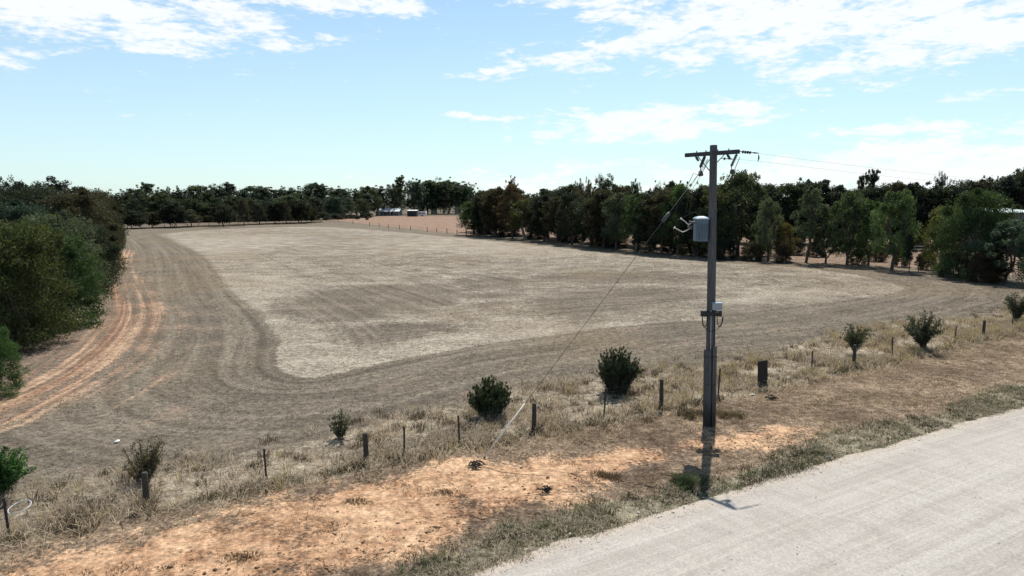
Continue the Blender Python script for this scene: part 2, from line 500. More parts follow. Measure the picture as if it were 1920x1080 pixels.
def ground_material():
    m, nt, out = mat_new('ground_soil_and_dry_grass')
    pos = nt.n('ShaderNodeNewGeometry').outputs['Position']
    A = nt.n('ShaderNodeAttribute', attribute_name='zone_a'); B = nt.n('ShaderNodeAttribute', attribute_name='zone_b'); C = nt.n('ShaderNodeAttribute', attribute_name='zone_c')
    light, dirt, track = nt.sep(A.outputs['Color']); verge = A.outputs['Alpha']
    shoulder, red, edge = nt.sep(B.outputs['Color']); off = B.outputs['Alpha']
    litter, far, rut = nt.sep(C.outputs['Color'])
    big = nt.noise(pos, .035, 5, .6)
    mid = nt.noise(pos, .32, 6, .62)
    sm = nt.noise(pos, 2.2, 6, .68)
    fine = nt.noise(pos, 9.0, 6, .72)
    vfine = nt.noise(pos, 38.0, 3, .7)
    # mower lines follow the paddock edge
    px, py, pz = nt.sep(pos)
    sv = nt.comb(nt.m('MULTIPLY', edge, 100 * .75), nt.m('MULTIPLY', nt.m('ADD', px, py), .035), 0.0)
    stripe = nt.noise(sv, 1.0, 3, .5)
    sv3 = nt.comb(nt.m('MULTIPLY', edge, 100 * 1.7), nt.m('MULTIPLY', nt.m('ADD', px, py), .06), 2.0)
    stripe3 = nt.noise(sv3, 1.0, 3, .6, .3)
    def ragged(x, n, amt, lo=.35, hi=.65):
        return nt.step(nt.m('ADD', x, nt.m('MULTIPLY', nt.m('SUBTRACT', n, .5), amt)), lo, hi)
    nmix = nt.m('ADD', nt.m('MULTIPLY', mid, .45), nt.m('ADD', nt.m('MULTIPLY', sm, .3), nt.m('MULTIPLY', fine, .25)))
    # paddock
    blot = nt.noise(nt.vm('MULTIPLY', pos, (.6, 1.0, 1.0)), .085, 5, .62, .6)
    lmix = nt.m('ADD', nt.m('MULTIPLY', light, 1.35), nt.m('ADD', nt.m('MULTIPLY', nt.m('SUBTRACT', nmix, .5), 2.2), nt.m('MULTIPLY', nt.m('SUBTRACT', nt.noise(pos, .9, 6, .75), .5), 1.5)))
    lmix = nt.m('ADD', lmix, nt.m('MULTIPLY', nt.m('MULTIPLY', nt.m('SUBTRACT', blot, .5), 1.4), nt.step(light, .2, .6)))
    darkc = nt.mix(nt.step(nt.m('ADD', nt.m('ADD', nt.m('MULTIPLY', stripe, .26), nt.m('MULTIPLY', stripe3, .44)), nt.m('MULTIPLY', nmix, .64)), .50, .84), (.104, .085, .066), (.225, .193, .150))
    lightc = nt.mix(nt.step(nmix, .36, .66), (.205, .173, .137), (.425, .375, .305))
    lmix = nt.m('ADD', lmix, nt.m('MULTIPLY', nt.m('SUBTRACT', stripe3, .5), .4))
    fieldc = nt.mix(nt.step(lmix, .12, 1.05), darkc, lightc)
    fieldc = nt.mix(nt.m('MULTIPLY', nt.step(big, .48, .64), .38), fieldc, (.225, .168, .105))
    redsoil = nt.mix(sm, (.25, .145, .10), (.36, .23, .165))
    fieldc = nt.mix(nt.m('MULTIPLY', nt.m('MULTIPLY', nt.step(nt.m('ADD', mid, nt.m('MULTIPLY', track, .12)), .56, .74), nt.step(light, .25, .02, .12, 1.0)), .36), fieldc, redsoil)
    rutn = nt.noise(nt.comb(nt.m('MULTIPLY', rut, 40 * 1.9), nt.m('MULTIPLY', nt.m('ADD', px, py), .05), 4.0), 1.0, 4, .6, .25)
    trc = nt.mix(nt.step(nt.m('ADD', nt.m('MULTIPLY', rutn, .65), nt.m('MULTIPLY', nmix, .4)), .44, .66), (.215, .115, .075), (.49, .335, .225))
    tm = nt.m('ADD', track, nt.m('ADD', nt.m('MULTIPLY', nt.m('SUBTRACT', rutn, .5), 1.3), nt.m('MULTIPLY', nt.m('SUBTRACT', nmix, .5), 1.4)))
    c = nt.mix(nt.m('MULTIPLY', nt.m('MULTIPLY', nt.step(tm, .22, .80), nt.step(track, .04, .22)), .9), fieldc, trc)
    # verge beyond the fence
    brown = nt.mix(nt.step(nmix, .40, .60), (.105, .074, .053), (.32, .24, .168))
    c = nt.mix(off, c, brown)
    vg = nt.mix(nt.step(nmix, .40, .60), (.13, .10, .072), (.44, .375, .285))
    c = nt.mix(nt.m('MULTIPLY', ragged(verge, nmix, .8), .85), c, vg)
    orange = nt.mix(nt.step(nt.m('ADD', nt.m('MULTIPLY', mid, .6), nt.m('MULTIPLY', sm, .4)), .36, .62), (.31, .165, .09), (.60, .395, .25))
    dmask = nt.step(nt.m('ADD', dirt, nt.m('ADD', nt.m('MULTIPLY', nt.m('SUBTRACT', mid, .55), 2.8), nt.m('MULTIPLY', nt.m('SUBTRACT', fine, .5), 1.1))), .40, .75)
    dmask = nt.m('MULTIPLY', dmask, nt.step(dirt, .02, .25))
    c = nt.mix(dmask, c, orange)
    sh = nt.mix(nt.step(nmix, .40, .60), (.095, .085, .056), (.31, .27, .195))
    c = nt.mix(ragged(shoulder, nmix, .9), c, sh)
    pink = nt.mix(nt.step(nmix, .38, .62), (.19, .125, .090), (.33, .225, .165))
    c = nt.mix(ragged(red, nmix, .6), c, pink)
    far_shaded = nt.mix(nt.step(nmix, .38, .62), (.085, .070, .052), (.22, .175, .13))  # far ground darkened to paint in the shade under its trees
    c = nt.mix(ragged(far, nmix, .5), c, far_shaded)
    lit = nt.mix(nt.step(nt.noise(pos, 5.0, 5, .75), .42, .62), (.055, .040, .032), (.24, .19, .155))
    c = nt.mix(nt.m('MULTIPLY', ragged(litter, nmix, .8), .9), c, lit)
    # grain of straw and grit
    g = nt.m('ADD', nt.m('MULTIPLY', nt.step(fine, .36, .64), .62), nt.m('MULTIPLY', nt.step(vfine, .34, .66), .38))
    gr = nt.n('ShaderNodeMapRange'); nt.l(g, gr.inputs[0]); gr.inputs[3].default_value = .62; gr.inputs[4].default_value = 1.36
    gv = nt.comb(gr.outputs[0], gr.outputs[0], gr.outputs[0])
    c = nt.mix(1.0, c, gv, 'MULTIPLY')
    g2 = nt.n('ShaderNodeMapRange'); nt.l(nt.step(nt.noise(pos, 3.4, 5, .7), .36, .64), g2.inputs[0]); g2.inputs[3].default_value = .70; g2.inputs[4].default_value = 1.25
    c = nt.mix(1.0, c, nt.comb(g2.outputs[0], g2.outputs[0], g2.outputs[0]), 'MULTIPLY')
    bump = nt.n('ShaderNodeBump'); bump.inputs['Strength'].default_value = .9; bump.inputs['Distance'].default_value = .09
    hgt = nt.m('ADD', nt.m('MULTIPLY', fine, .6), nt.m('ADD', nt.m('MULTIPLY', vfine, .25), sm))
    nt.l(hgt, bump.inputs['Height'])
    principled(nt, out, c, .95, 0, .05, bump.outputs[0])
    return m
M_GROUND = ground_material()
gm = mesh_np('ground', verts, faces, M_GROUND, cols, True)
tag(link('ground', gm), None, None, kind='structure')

def gz(x, y):
    return float(ground_z(np.array([float(x)]), np.array([float(y)]))[0])

# ---------------------------------------------------------------- gravel road
def road_material():
    m, nt, out = mat_new('pale_gravel')
    pos = nt.n('ShaderNodeNewGeometry').outputs['Position']
    B = nt.n('ShaderNodeAttribute', attribute_name='lane')
    u, v, w = nt.sep(B.outputs['Color'])            # metres across /10, metres along /100
    across = nt.m('MULTIPLY', u, 10.0); along = nt.m('MULTIPLY', v, 100.0)
    sv = nt.comb(nt.m('MULTIPLY', across, 1.6), nt.m('MULTIPLY', along, .05), 0)
    streak = nt.noise(sv, 1.0, 5, .6, .3)
    sv2 = nt.comb(nt.m('MULTIPLY', across, 9.0), nt.m('MULTIPLY', along, .16), 3.0)
    streak2 = nt.noise(sv2, 1.0, 4, .6, .4)
    corr = nt.noise(nt.comb(nt.m('MULTIPLY', across, .8), nt.m('MULTIPLY', along, 2.6), 7.0), 1.0, 2, .5, .6)
    mid = nt.noise(pos, .7, 5, .6)
    grit = nt.noise(pos, 16, 5, .75)
    peb = nt.n('ShaderNodeTexVoronoi'); peb.inputs['Scale'].default_value = 22; nt.l(pos, peb.inputs['Vector'])
    s = nt.m('ADD', nt.m('MULTIPLY', streak, .46), nt.m('ADD', nt.m('MULTIPLY', streak2, .24), nt.m('ADD', nt.m('MULTIPLY', mid, .16), nt.m('MULTIPLY', corr, .18))))
    c = nt.mix(nt.step(s, .35, .65), (.315, .286, .256), (.445, .412, .374))
    edgec = nt.mix(grit, (.34, .285, .235), (.48, .43, .375))
    c = nt.mix(nt.step(nt.m('ADD', across, nt.m('MULTIPLY', mid, -.6)), .55, -.1), c, edgec)
    gr = nt.n('ShaderNodeMapRange'); nt.l(nt.step(grit, .3, .7), gr.inputs[0]); gr.inputs[3].default_value = .78; gr.inputs[4].default_value = 1.16
    c = nt.mix(1.0, c, nt.comb(gr.outputs[0], gr.outputs[0], gr.outputs[0]), 'MULTIPLY')
    dark = nt.step(nt.noise(pos, 7.0, 4, .8), .70, .76)
    c = nt.mix(nt.m('MULTIPLY', dark, .45), c, (.18, .16, .145))
    bump = nt.n('ShaderNodeBump'); bump.inputs['Strength'].default_value = .6; bump.inputs['Distance'].default_value = .03
    nt.l(nt.m('ADD', nt.m('MULTIPLY', grit, .6), nt.m('ADD', nt.m('MULTIPLY', corr, 1.6), nt.m('MULTIPLY', streak2, .9))), bump.inputs['Height'])
    principled(nt, out, c, .95, 0, .08, bump.outputs[0])
    return m
ra = np.concatenate([np.arange(-40, 45, .12), np.arange(45, 141, 1.5)])
rb = np.concatenate([np.arange(0, 1.0, .1), np.arange(1, 9.01, .4)])
RA, RB = np.meshgrid(ra, rb)
ragg = (.34 * fbm(RA * 1.0, RA * 0, .9, 21, 4) + .25 * fbm(RA, RA * 0 + 3, .22, 22, 2)) * np.clip(1 - RB / .8, 0, 1)
RX = RA + (RB + ragg) * .61 * CS
RY = line_y(ROAD, RA) - (RB + ragg) * CS
RZ = .012 + .10 * np.sin(np.clip(RB / 9.0, 0, 1) * np.pi) * 1.0 - .06 * np.exp(-RB / .12) + .02 * fbm(RX, RY, .9, 23, 3) - .018 * (np.exp(-((RB - 2.2) / .35) ** 2) + np.exp(-((RB - 3.9) / .35) ** 2) + np.exp(-((RB - 6) / .35) ** 2))
i2 = np.arange(RA.size).reshape(RA.shape)
rf = np.stack([i2[:-1, :-1], i2[1:, :-1], i2[1:, 1:], i2[:-1, 1:]], -1).reshape(-1, 4)
M_ROAD = road_material()
rm = mesh_np('road', np.stack([RX, RY, RZ], -1).reshape(-1, 3), rf, M_ROAD, {'lane': col4(RB / 10, RA / CS / 100, RB * 0, RB * 0 + 1)}, True)
tag(link('road', rm), None, None, kind='structure')

# ---------------------------------------------------------------- grass and litter that nobody could count
def blades(pos, n, h, spread, width, colfn, rng, lean=.35, flat=0.0):
    """tufts of tapered bent blades at pos (N,3): two quads-as-triangles each"""
    N = len(pos) * n
    b = np.repeat(pos, n, 0)
    hh = np.repeat(h, n) * rng.uniform(.55, 1.15, N)
    a = rng.uniform(0, 2 * np.pi, N); rr = np.repeat(spread, n) * np.sqrt(rng.random(N))
    root = b + np.stack([rr * np.cos(a), rr * np.sin(a), np.full(N, -.02)], -1)
    a2 = a + rng.normal(0, .7, N)
    ln = np.abs(rng.normal(lean, lean * .5, N)) + flat
    out = np.stack([np.cos(a2), np.sin(a2), np.zeros(N)], -1)
    mid = root + out * (hh * ln * .35)[:, None] + np.array([0, 0, 1]) * (hh * .6)[:, None]
    tip = root + out * (hh * ln)[:, None] + np.array([0, 0, 1]) * (hh * np.clip(1 - ln * .35, .2, 1))[:, None]
    a3 = rng.uniform(0, 2 * np.pi, N)
    side = np.stack([np.cos(a3), np.sin(a3), np.zeros(N)], -1) * (np.repeat(width, n) * rng.uniform(.7, 1.3, N))[:, None] * .5
    V = np.stack([root - side, root + side, mid + side * .8, mid - side * .8, tip], 1)
    k = np.arange(N)[:, None] * 5
    Fq = np.concatenate([k + np.array([[0, 1, 2]]), k + np.array([[0, 2, 3]]), k + np.array([[3, 2, 4]])], 0)
    c = colfn(np.repeat(np.arange(len(pos)), n), N)
    C = np.repeat(np.concatenate([c, np.ones((N, 1))], 1), 5, 0)
    return V.reshape(-1, 3), Fq, C

def merge(parts):
    v, f, c, o = [], [], [], 0
    for a, b, d in parts:
        v.append(a); f.append(b + o); c.append(d); o += len(a)
    return np.concatenate(v), np.concatenate(f), np.concatenate(c)

def straw(c0, c1, rng):
    c0, c1 = np.array(c0), np.array(c1)
    def fn(ti, N):
        t = rng.random(ti.max() + 1)[ti] * .7 + rng.random(N) * .3
        return c0 + (c1 - c0) * t[:, None]
    return fn

def scatter(n, x0, x1, dens_fn, rng, yfn):
    x = rng.uniform(x0, x1, n); y = yfn(x, n)
    keep = rng.random(n) < dens_fn(x, y)
    hx_, hy_, _ = P(38, 962)
    keep &= np.hypot(x - hx_, (y - hy_ + .25) * .8) > .62          # trodden spot round the hoop
    x, y = x[keep], y[keep]
    return np.stack([x, y, ground_z(x, y)], -1)

def stuff(name, parts, label):
    v, f, c = merge(parts)
    o = link(name, mesh_np(name, v, f, M_GRASS, {'tint': c}))
    return tag(o, label, None, kind='stuff')

r = np.random.default_rng(31)
# tall dry grass along the paddock fence
def yv(x, n): return line_y(FENCE, x) + r.uniform(-1.1, 6.2, n) / CS
pts = scatter(46000, -22, 62, lambda x, y: np.clip(zones(x, y)['verge'] * np.clip(.12 + 3.2 * (fbm(x, y, .7, 41, 4) + .06), .06, 1.1) * (.5 + .8 * np.exp(-np.abs(fence_d(x, y) - .1) / .5)), 0, 1), r, yv)
hh = .30 + .36 * np.clip(fbm(pts[:, 0], pts[:, 1], .35, 42, 3) + .35, 0, 1)
hh *= np.where(np.abs(fence_d(pts[:, 0], pts[:, 1])) < .6, 1.25, 1.0)
sel = r.random(len(pts))
yel = np.clip((pts[:, 0] + 2) / 10, 0, 1) * .5
g1, g2, g3 = pts[sel > .30 + yel * .3], pts[(sel <= .30 + yel * .3) & (sel > .24)], pts[sel <= .24]
h1, h2, h3 = hh[sel > .30 + yel * .3], hh[(sel <= .30 + yel * .3) & (sel > .24)], hh[sel <= .24]
one = lambda p, v: np.full(len(p), v)
tc_ = scatter(420, -14, 46, lambda x, y: zones(x, y)['verge'] * .75, r, yv)
tp = np.repeat(tc_, 5, 0) + np.concatenate([r.normal(0, .09, (len(tc_) * 5, 2)), np.zeros((len(tc_) * 5, 1))], 1)
fx_ = r.uniform(-16, 48, 1500); fy_ = line_y(FENCE, fx_) + r.normal(-.28, .14, 1500)
kf = fbm(fx_, fy_, .5, 44, 3) > -.02; fl = np.stack([fx_, fy_, ground_z(fx_, fy_)], -1)[kf]
stuff('dry_grass', [blades(tp, 14, one(tp, .24), one(tp, .13), one(tp, .017), straw((.05, .042, .028), (.20, .16, .10), r), r, .7),
                    blades(fl, 13, one(fl, .26), one(fl, .16), one(fl, .017), straw((.045, .040, .025), (.17, .15, .09), r), r, .8),
                    blades(g1, 12, h1, one(g1, .16), one(g1, .016), straw((.22, .175, .135), (.68, .59, .47), r), r, .95),
                    blades(g2, 14, h2 * 1.15, one(g2, .15), one(g2, .016), straw((.24, .19, .09), (.50, .42, .23), r), r, .6),
                    blades(g3, 13, h3 * .85, one(g3, .14), one(g3, .018), straw((.05, .04, .028), (.16, .115, .07), r), r, .7)],
      'tall dry straw grass growing along the wire fence')
# fallen stalks lying on the road side of the fence
n = 900
x = r.uniform(-14, 40, n); y = line_y(FENCE, x) - r.gamma(1.6, .38, n) / CS
p0 = np.stack([x, y, ground_z(x, y) + .02], -1)
stuff('fallen_stalks', [blades(p0, 3, one(p0, .42), one(p0, .18), one(p0, .014), straw((.30, .24, .15), (.62, .55, .42), r), r, 1.6, .5)], 'pale fallen grass stalks lying beside the fence')
# green and grey grass on the road shoulder
def ys(x, n): return line_y(ROAD, x) + r.uniform(-.25, 2.6, n) / CS
pts = scatter(26000, -8, 52, lambda x, y: np.clip(zones(x, y)['shoulder'] * np.clip(.30 + 3.2 * (fbm(x, y, .9, 51, 4) + .06), .10, 1.2), 0, 1), r, ys)
hh = .11 + .20 * np.clip(fbm(pts[:, 0], pts[:, 1], .6, 52, 3) + .3, 0, 1)
sel = r.random(len(pts)) + .8 * fbm(pts[:, 0], pts[:, 1], .35, 53, 2)
ga, gb, gc = pts[sel > .56], pts[(sel <= .56) & (sel > .30)], pts[sel <= .30]
stuff('roadside_grass', [blades(ga, 13, hh[sel > .56], one(ga, .13), one(ga, .016), straw((.24, .20, .15), (.60, .53, .42), r), r, .95),
                         blades(gb, 15, hh[(sel <= .56) & (sel > .30)], one(gb, .12), one(gb, .016), straw((.065, .080, .042), (.23, .25, .145), r), r, .7),
                         blades(gc, 13, hh[sel <= .30] * .8, one(gc, .13), one(gc, .018), straw((.035, .030, .02), (.10, .08, .05), r), r, .6)],
      'green and grey grass along the gravel road edge')
# short brown grass on the verge and dark tufts on the bare strip
def yb(x, n): return r.uniform(line_y(ROAD, x) + 1.2, line_y(FENCE, x) - .3)
pts = scatter(30000, -16, 60, lambda x, y: np.clip((1 - zones(x, y)['dirt'] * 1.15) * (.2 + 1.3 * np.clip(fbm(x, y, .6, 61, 3) + .25, 0, 1)), 0, 1), r, yb)
sel = r.random(len(pts)); sp, sq = pts[sel < .5], pts[sel >= .5]
dk = scatter(14000, -14, 34, lambda x, y: np.clip(zones(x, y)['dirt'] * np.clip((fbm(x, y, .9, 62, 3) - .05) * 5, 0, 1), 0, 1), r, yb)
dk2 = scatter(5200, -14, 20, lambda x, y: np.clip(1.0 - np.abs(road_d(x, y) - 1.7) / 1.0, 0, 1) * .9, r, yb)
stuff('verge_tufts', [blades(sp, 8, one(sp, .10), one(sp, .12), one(sp, .014), straw((.10, .07, .045), (.28, .21, .13), r), r, .9),
                      blades(sq, 8, one(sq, .09), one(sq, .13), one(sq, .014), straw((.24, .19, .12), (.46, .37, .25), r), r, 1.1),
                      blades(dk, 9, one(dk, .08), one(dk, .10), one(dk, .016), straw((.05, .038, .024), (.16, .11, .065), r), r, .9),
                      blades(dk2, 8, one(dk2, .06), one(dk2, .07), one(dk2, .016), straw((.05, .03, .02), (.15, .09, .05), r), r, .9)],
      'short brown tufts on the bare verge')
# stubble of the mown paddock
def yf(x, n): return line_y(FENCE, x) + 3 + 95 * r.random(n) ** 1.9
pts = scatter(150000, -62, 66, lambda x, y: (fence_d(x, y) > 3.2) * (zones(x, y)['litter'] < .5) * np.clip(.45 + 1.6 * fbm(x, y, .5, 71, 3), .05, 1), r, yf)
lg = zones(pts[:, 0], pts[:, 1])['light']
sl = lg > .35 + .35 * r.random(len(pts))
pa, pb = pts[sl], pts[~sl]
stuff('field_stubble', [blades(pa, 4, one(pa, .085), one(pa, .13), .018 + .0004 * pa[:, 1], straw((.20, .165, .12), (.62, .55, .44), r), r, 1.1),
                        blades(pb, 4, one(pb, .08), one(pb, .13), .018 + .0004 * pb[:, 1], straw((.06, .048, .038), (.36, .31, .25), r), r, 1.1)], 'short mown stubble over the dry paddock')
# fallen leaves, sticks and bark under the left trees
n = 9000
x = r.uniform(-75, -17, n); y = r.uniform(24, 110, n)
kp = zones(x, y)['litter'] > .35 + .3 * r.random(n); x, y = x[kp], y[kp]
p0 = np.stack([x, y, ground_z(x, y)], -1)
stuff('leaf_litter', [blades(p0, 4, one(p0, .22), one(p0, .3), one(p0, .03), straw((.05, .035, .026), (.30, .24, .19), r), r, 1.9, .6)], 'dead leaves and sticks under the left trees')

def lumps(name, pts, size, mat, label):
    ico = bmesh.new(); bmesh.ops.create_icosphere(ico, subdivisions=1, radius=1.0)
    bv = np.array([v.co[:] for v in ico.verts]); bf = np.array([[v.index for v in f.verts] for f in ico.faces]); ico.free()
    N = len(pts)
    s = size * np.minimum(r.gamma(2.2, .45, N), 2.0)
    v = bv[None] * (1 + .35 * r.standard_normal((N, len(bv), 1))) * s[:, None, None] * np.stack([r.uniform(.8, 1.3, N), r.uniform(.8, 1.3, N), r.uniform(.45, .8, N)], -1)[:, None]
    v = v + pts[:, None, :]
    f = bf[None] + (np.arange(N) * len(bv))[:, None, None]
    o = link(name, mesh_np(name, v.reshape(-1, 3), f.reshape(-1, 3), mat))
    return tag(o, label, None, kind='stuff')
cl = scatter(6500, -13, 24, lambda x, y: np.clip(zones(x, y)['dirt'], 0, 1) * np.clip(1.25 - np.abs(road_d(x, y) - 2.1) / 1.5, .05, 1), r, yb)
lumps('soil_clods', cl, .024, M_CLOD, 'small brown clods on the bare orange soil')
M_STONE = simple('pale_road_stone', (.42, .38, .34), .9, var=.3, scale=20)
x = r.uniform(-6, 46, 2600); o_ = r.exponential(.35, 2600) - .25
st = np.stack([x, line_y(ROAD, x) - o_ / CS + .0, np.full(2600, .03)], -1)[:900]
lumps('road_stones', st, .016, M_STONE, 'small loose stones along the gravel road edge')

x = r.uniform(-4, 40, 5200); o_ = r.uniform(.1, 8.5, 5200); o_ = np.where(r.random(5200) < .5, np.abs(r.choice([.5, 2.9, 4.9, 7.0], 5200) + r.normal(0, .28, 5200)), o_)
xx = x + o_ * .61 * CS; yy = line_y(ROAD, x) - o_ * CS
st = np.stack([xx, yy, .02 + .10 * np.sin(np.clip(o_ / 9, 0, 1) * np.pi)], -1)
lumps('loose_gravel', st[:1800], .0075, M_STONE, 'loose gravel stones lying on the pale road')

# ---------------------------------------------------------------- trees
def tube_np(pts, rs, n=6):
    pts = np.asarray(pts, float)
    V = []; ref = np.array([1.0, .13, 0])
    for i in range(len(pts)):
        t = pts[min(i + 1, len(pts) - 1)] - pts[max(i - 1, 0)]
        t /= np.linalg.norm(t) + 1e-9
        u = ref - t * (ref @ t); u /= np.linalg.norm(u) + 1e-9
        w = np.cross(t, u)
        a = np.arange(n) * 2 * np.pi / n
        V.append(pts[i] + rs[i] * (np.cos(a)[:, None] * u + np.sin(a)[:, None] * w))
    V = np.concatenate(V)
    f = [[i * n + k, i * n + (k + 1) % n, (i + 1) * n + (k + 1) % n, (i + 1) * n + k] for i in range(len(pts) - 1) for k in range(n)]
    return V, np.array(f)

def limb(a, b, r0, r1, rng, bend=.12, n=6):
    a, b = np.array(a, float), np.array(b, float)
    L = np.linalg.norm(b - a)
    t = np.linspace(0, 1, n)[:, None]
    off = rng.normal(0, bend * L, 3)
    p = a + (b - a) * t + off * (t * (1 - t)) * 2 + np.array([0, 0, 1]) * (L * .10 * np.sin(t * np.pi))
    return p, np.linspace(r0, r1, n)

def leaves(cen, rad, n, size, rng, shade, droop=.4, aspect=2.4):
    """n leaf sprays in every clump (centres cen, radii rad)"""
    K = len(cen)
    d = rng.standard_normal((K, n, 3)); d /= np.linalg.norm(d, axis=2, keepdims=True)
    rr = rng.random((K, n, 1)) ** .42
    lump = 1 + .28 * np.sin(d[..., :1] * 5 + np.arange(K)[:, None, None] * 2.1) * np.sin(d[..., 1:2] * 6 + np.arange(K)[:, None, None])
    p = (cen[:, None] + d * rr * rad[:, None] * lump).reshape(-1, 3)
    N = len(p)
    ax = rng.standard_normal((N, 3)); ax[:, 2] -= droop * 1.6
    ax /= np.linalg.norm(ax, axis=1, keepdims=True)
    s = np.cross(ax, rng.standard_normal((N, 3))); s /= np.linalg.norm(s, axis=1, keepdims=True) + 1e-9
    L = size * rng.uniform(.6, 1.45, N)[:, None]
    wd = L / aspect
    V = np.stack([p - ax * L * .5, p + s * wd * .5 - ax * L * .05, p + ax * L * .5, p - s * wd * .5 + ax * L * .05], 1).reshape(-1, 3)
    Fq = np.arange(N * 4).reshape(-1, 4)
    sh = np.repeat(shade, n)[:, None] * rng.uniform(.75, 1.25, (N, 1))
    c = np.concatenate([sh * np.array([1.0, 1.0, 1.0]) * (1 + rng.normal(0, .06, (N, 3))), np.ones((N, 1))], 1)
    return V, Fq, np.repeat(np.clip(c, 0, 3), 4, 0)

def make_tree(kind, seed, H=10.0, Wd=7.0, nleaf=320, size=.34):
    rng = np.random.default_rng(seed)
    cen, rad, sh = [], [], []
    tubes = []
    def clump(c, r, z=.75):
        cen.append(c); rad.append([r * rng.uniform(.85, 1.2), r * rng.uniform(.85, 1.2), r * z]); sh.append(rng.uniform(.72, 1.3))
    hw = Wd / 2
    if kind in ('dense', 'round', 'grove'):
        zlo = {'dense': .16, 'round': .22, 'grove': .03}[kind]
        n = {'dense': 34, 'round': 26, 'grove': 44}[kind]
        stems = []
        for k in range(3 if kind != 'round' else 2):
            a = rng.uniform(0, 6.28); e = np.array([math.cos(a) * hw * .3, math.sin(a) * hw * .3, H * .45])
            tubes.append(limb((math.cos(a) * .12, math.sin(a) * .12, -.1), e, .17 * H / 10, .09 * H / 10, rng, .10)); stems.append(e)
        for i in range(n):
            z = zlo + (1 - zlo) * ((i + rng.random()) / n)
            zz = (z - zlo) / (1 - zlo)
            if kind == 'grove':
                prof = math.sqrt(max(0, 1 - max(0, (zz - .25) / .75) ** 2.2)) * (.82 + .18 * min(1, zz / .2))
            else:
                prof = (math.sin(math.pi * min(1, zz * .84 + .17)) ** .42) if kind == 'dense' else math.sqrt(max(0, 1 - (2 * zz - .95) ** 2 * .98))
            a = i * 2.4 + rng.uniform(-.4, .4)
            rr = hw * prof * rng.uniform(.52, .92)
            r = Wd * rng.uniform(.12, .19)
            c = np.array([math.cos(a) * rr, math.sin(a) * rr, min(z * H, H - r * .55)])
            clump(c, r, .7)
            s = stems[i % len(stems)]
            tubes.append(limb(s * rng.uniform(.6, 1), c, .055 * H / 10, .018 * H / 10, rng, .12, 4))
        for i in range(6):
            clump(np.array([rng.normal(0, hw * .25), rng.normal(0, hw * .25), H * rng.uniform(.45, .75)]), Wd * .2, .8)
        for i in range(7):                       # stray sprigs that break the outline
            a = rng.uniform(0, 6.28); z = rng.uniform(.55, 1.02)
            k = math.sqrt(max(.05, 1 - max(0, (z - .4) / .62) ** 2))
            clump(np.array([math.cos(a) * hw * k * 1.0, math.sin(a) * hw * k * 1.0, z * H]), Wd * rng.uniform(.045, .085), 1.0)
    elif kind in ('gum', 'column'):
        fork = H * rng.uniform(.28, .42)
        top = np.array([rng.normal(0, .05) * H, rng.normal(0, .05) * H, H * .86])
        tubes.append(limb((0, 0, -.1), (top * .5), .028 * H, .018 * H, rng, .04, 7))
        tubes.append(limb(top * .5, top, .018 * H, .005 * H, rng, .06, 6))
        n = 30 if kind == 'gum' else 24
        for i in range(n):
            z = .24 + .72 * ((i + rng.random()) / n) ** .72
            prof = (.62 + .5 * math.sin(math.pi * min(1, (z - .16) / .86))) if kind == 'gum' else .8
            a = i * 2.4 + rng.uniform(-.5, .5)
            rr = hw * prof * rng.uniform(.15, .85) * (1 if z < .78 else .55)
            r = Wd * rng.uniform(.10, .18) * (1.15 if kind == 'column' else 1)
            c = np.array([math.cos(a) * rr, math.sin(a) * rr, z * H])
            s0 = np.array([0, 0, fork]) + (top - np.array([0, 0, fork])) * rng.uniform(0, max(.05, (z - .36) / .62 * .85))
            tubes.append(limb(s0, c, .008 * H, .002 * H, rng, .12, 5))
            clump(c, r, 1.15)
            for j in range(5):
                clump(c + rng.normal(0, r * .95, 3) * np.array([1, 1, 1.1]), r * rng.uniform(.25, .6), 1.2)
        for i in range(5):
            a = rng.uniform(0, 6.28)
            c = np.array([math.cos(a) * hw * rng.uniform(.3, .95), math.sin(a) * hw * rng.uniform(.3, .95), H * rng.uniform(.25, .5)])
            tubes.append(limb((0, 0, fork * .8), c, .006 * H, .002 * H, rng, .1, 5)); clump(c, Wd * .10, .8)
    elif kind in ('open', 'slender'):
        nst = 1 if kind == 'slender' else rng.integers(2, 4)
        fork = H * (.12 if kind == 'open' else .40)
        ends = []
        base0 = np.array([0, 0, -.1])
        if kind == 'slender':
            ends.append(np.array([rng.normal(0, .03) * H, rng.normal(0, .03) * H, H * .6]))
            tubes.append(limb(base0, ends[0], .019 * H, .010 * H, rng, .03, 7))
        else:
            tubes.append(limb(base0, (0, 0, fork), .024 * H, .02 * H, rng, .02, 4))
            for k in range(nst):
                a = k * 6.28 / nst + rng.uniform(-.5, .5)
                e = np.array([math.cos(a) * hw * .5, math.sin(a) * hw * .5, H * rng.uniform(.5, .62)])
                tubes.append(limb((0, 0, fork), e, .017 * H, .008 * H, rng, .12, 7)); ends.append(e)
        n = 30
        for i in range(n):
            zz = (i + rng.random()) / n
            z = (.20 if kind == 'open' else .34) + (.78 if kind == 'open' else .64) * zz
            prof = math.sin(math.pi * min(1, zz * .80 + .18)) ** .55
            a = i * 2.4 + rng.uniform(-.4, .4)
            rr = hw * prof * rng.uniform(.35, .88)
            r = Wd * rng.uniform(.09, .21)
            c = np.array([math.cos(a) * rr, math.sin(a) * rr, min(z * H, H - r * .5)])
            e = min(ends, key=lambda q: np.linalg.norm(q - c))
            tubes.append(limb(e * rng.uniform(.75, 1), c, .0065 * H, .002 * H, rng, .12, 5))
            clump(c, r, .78)
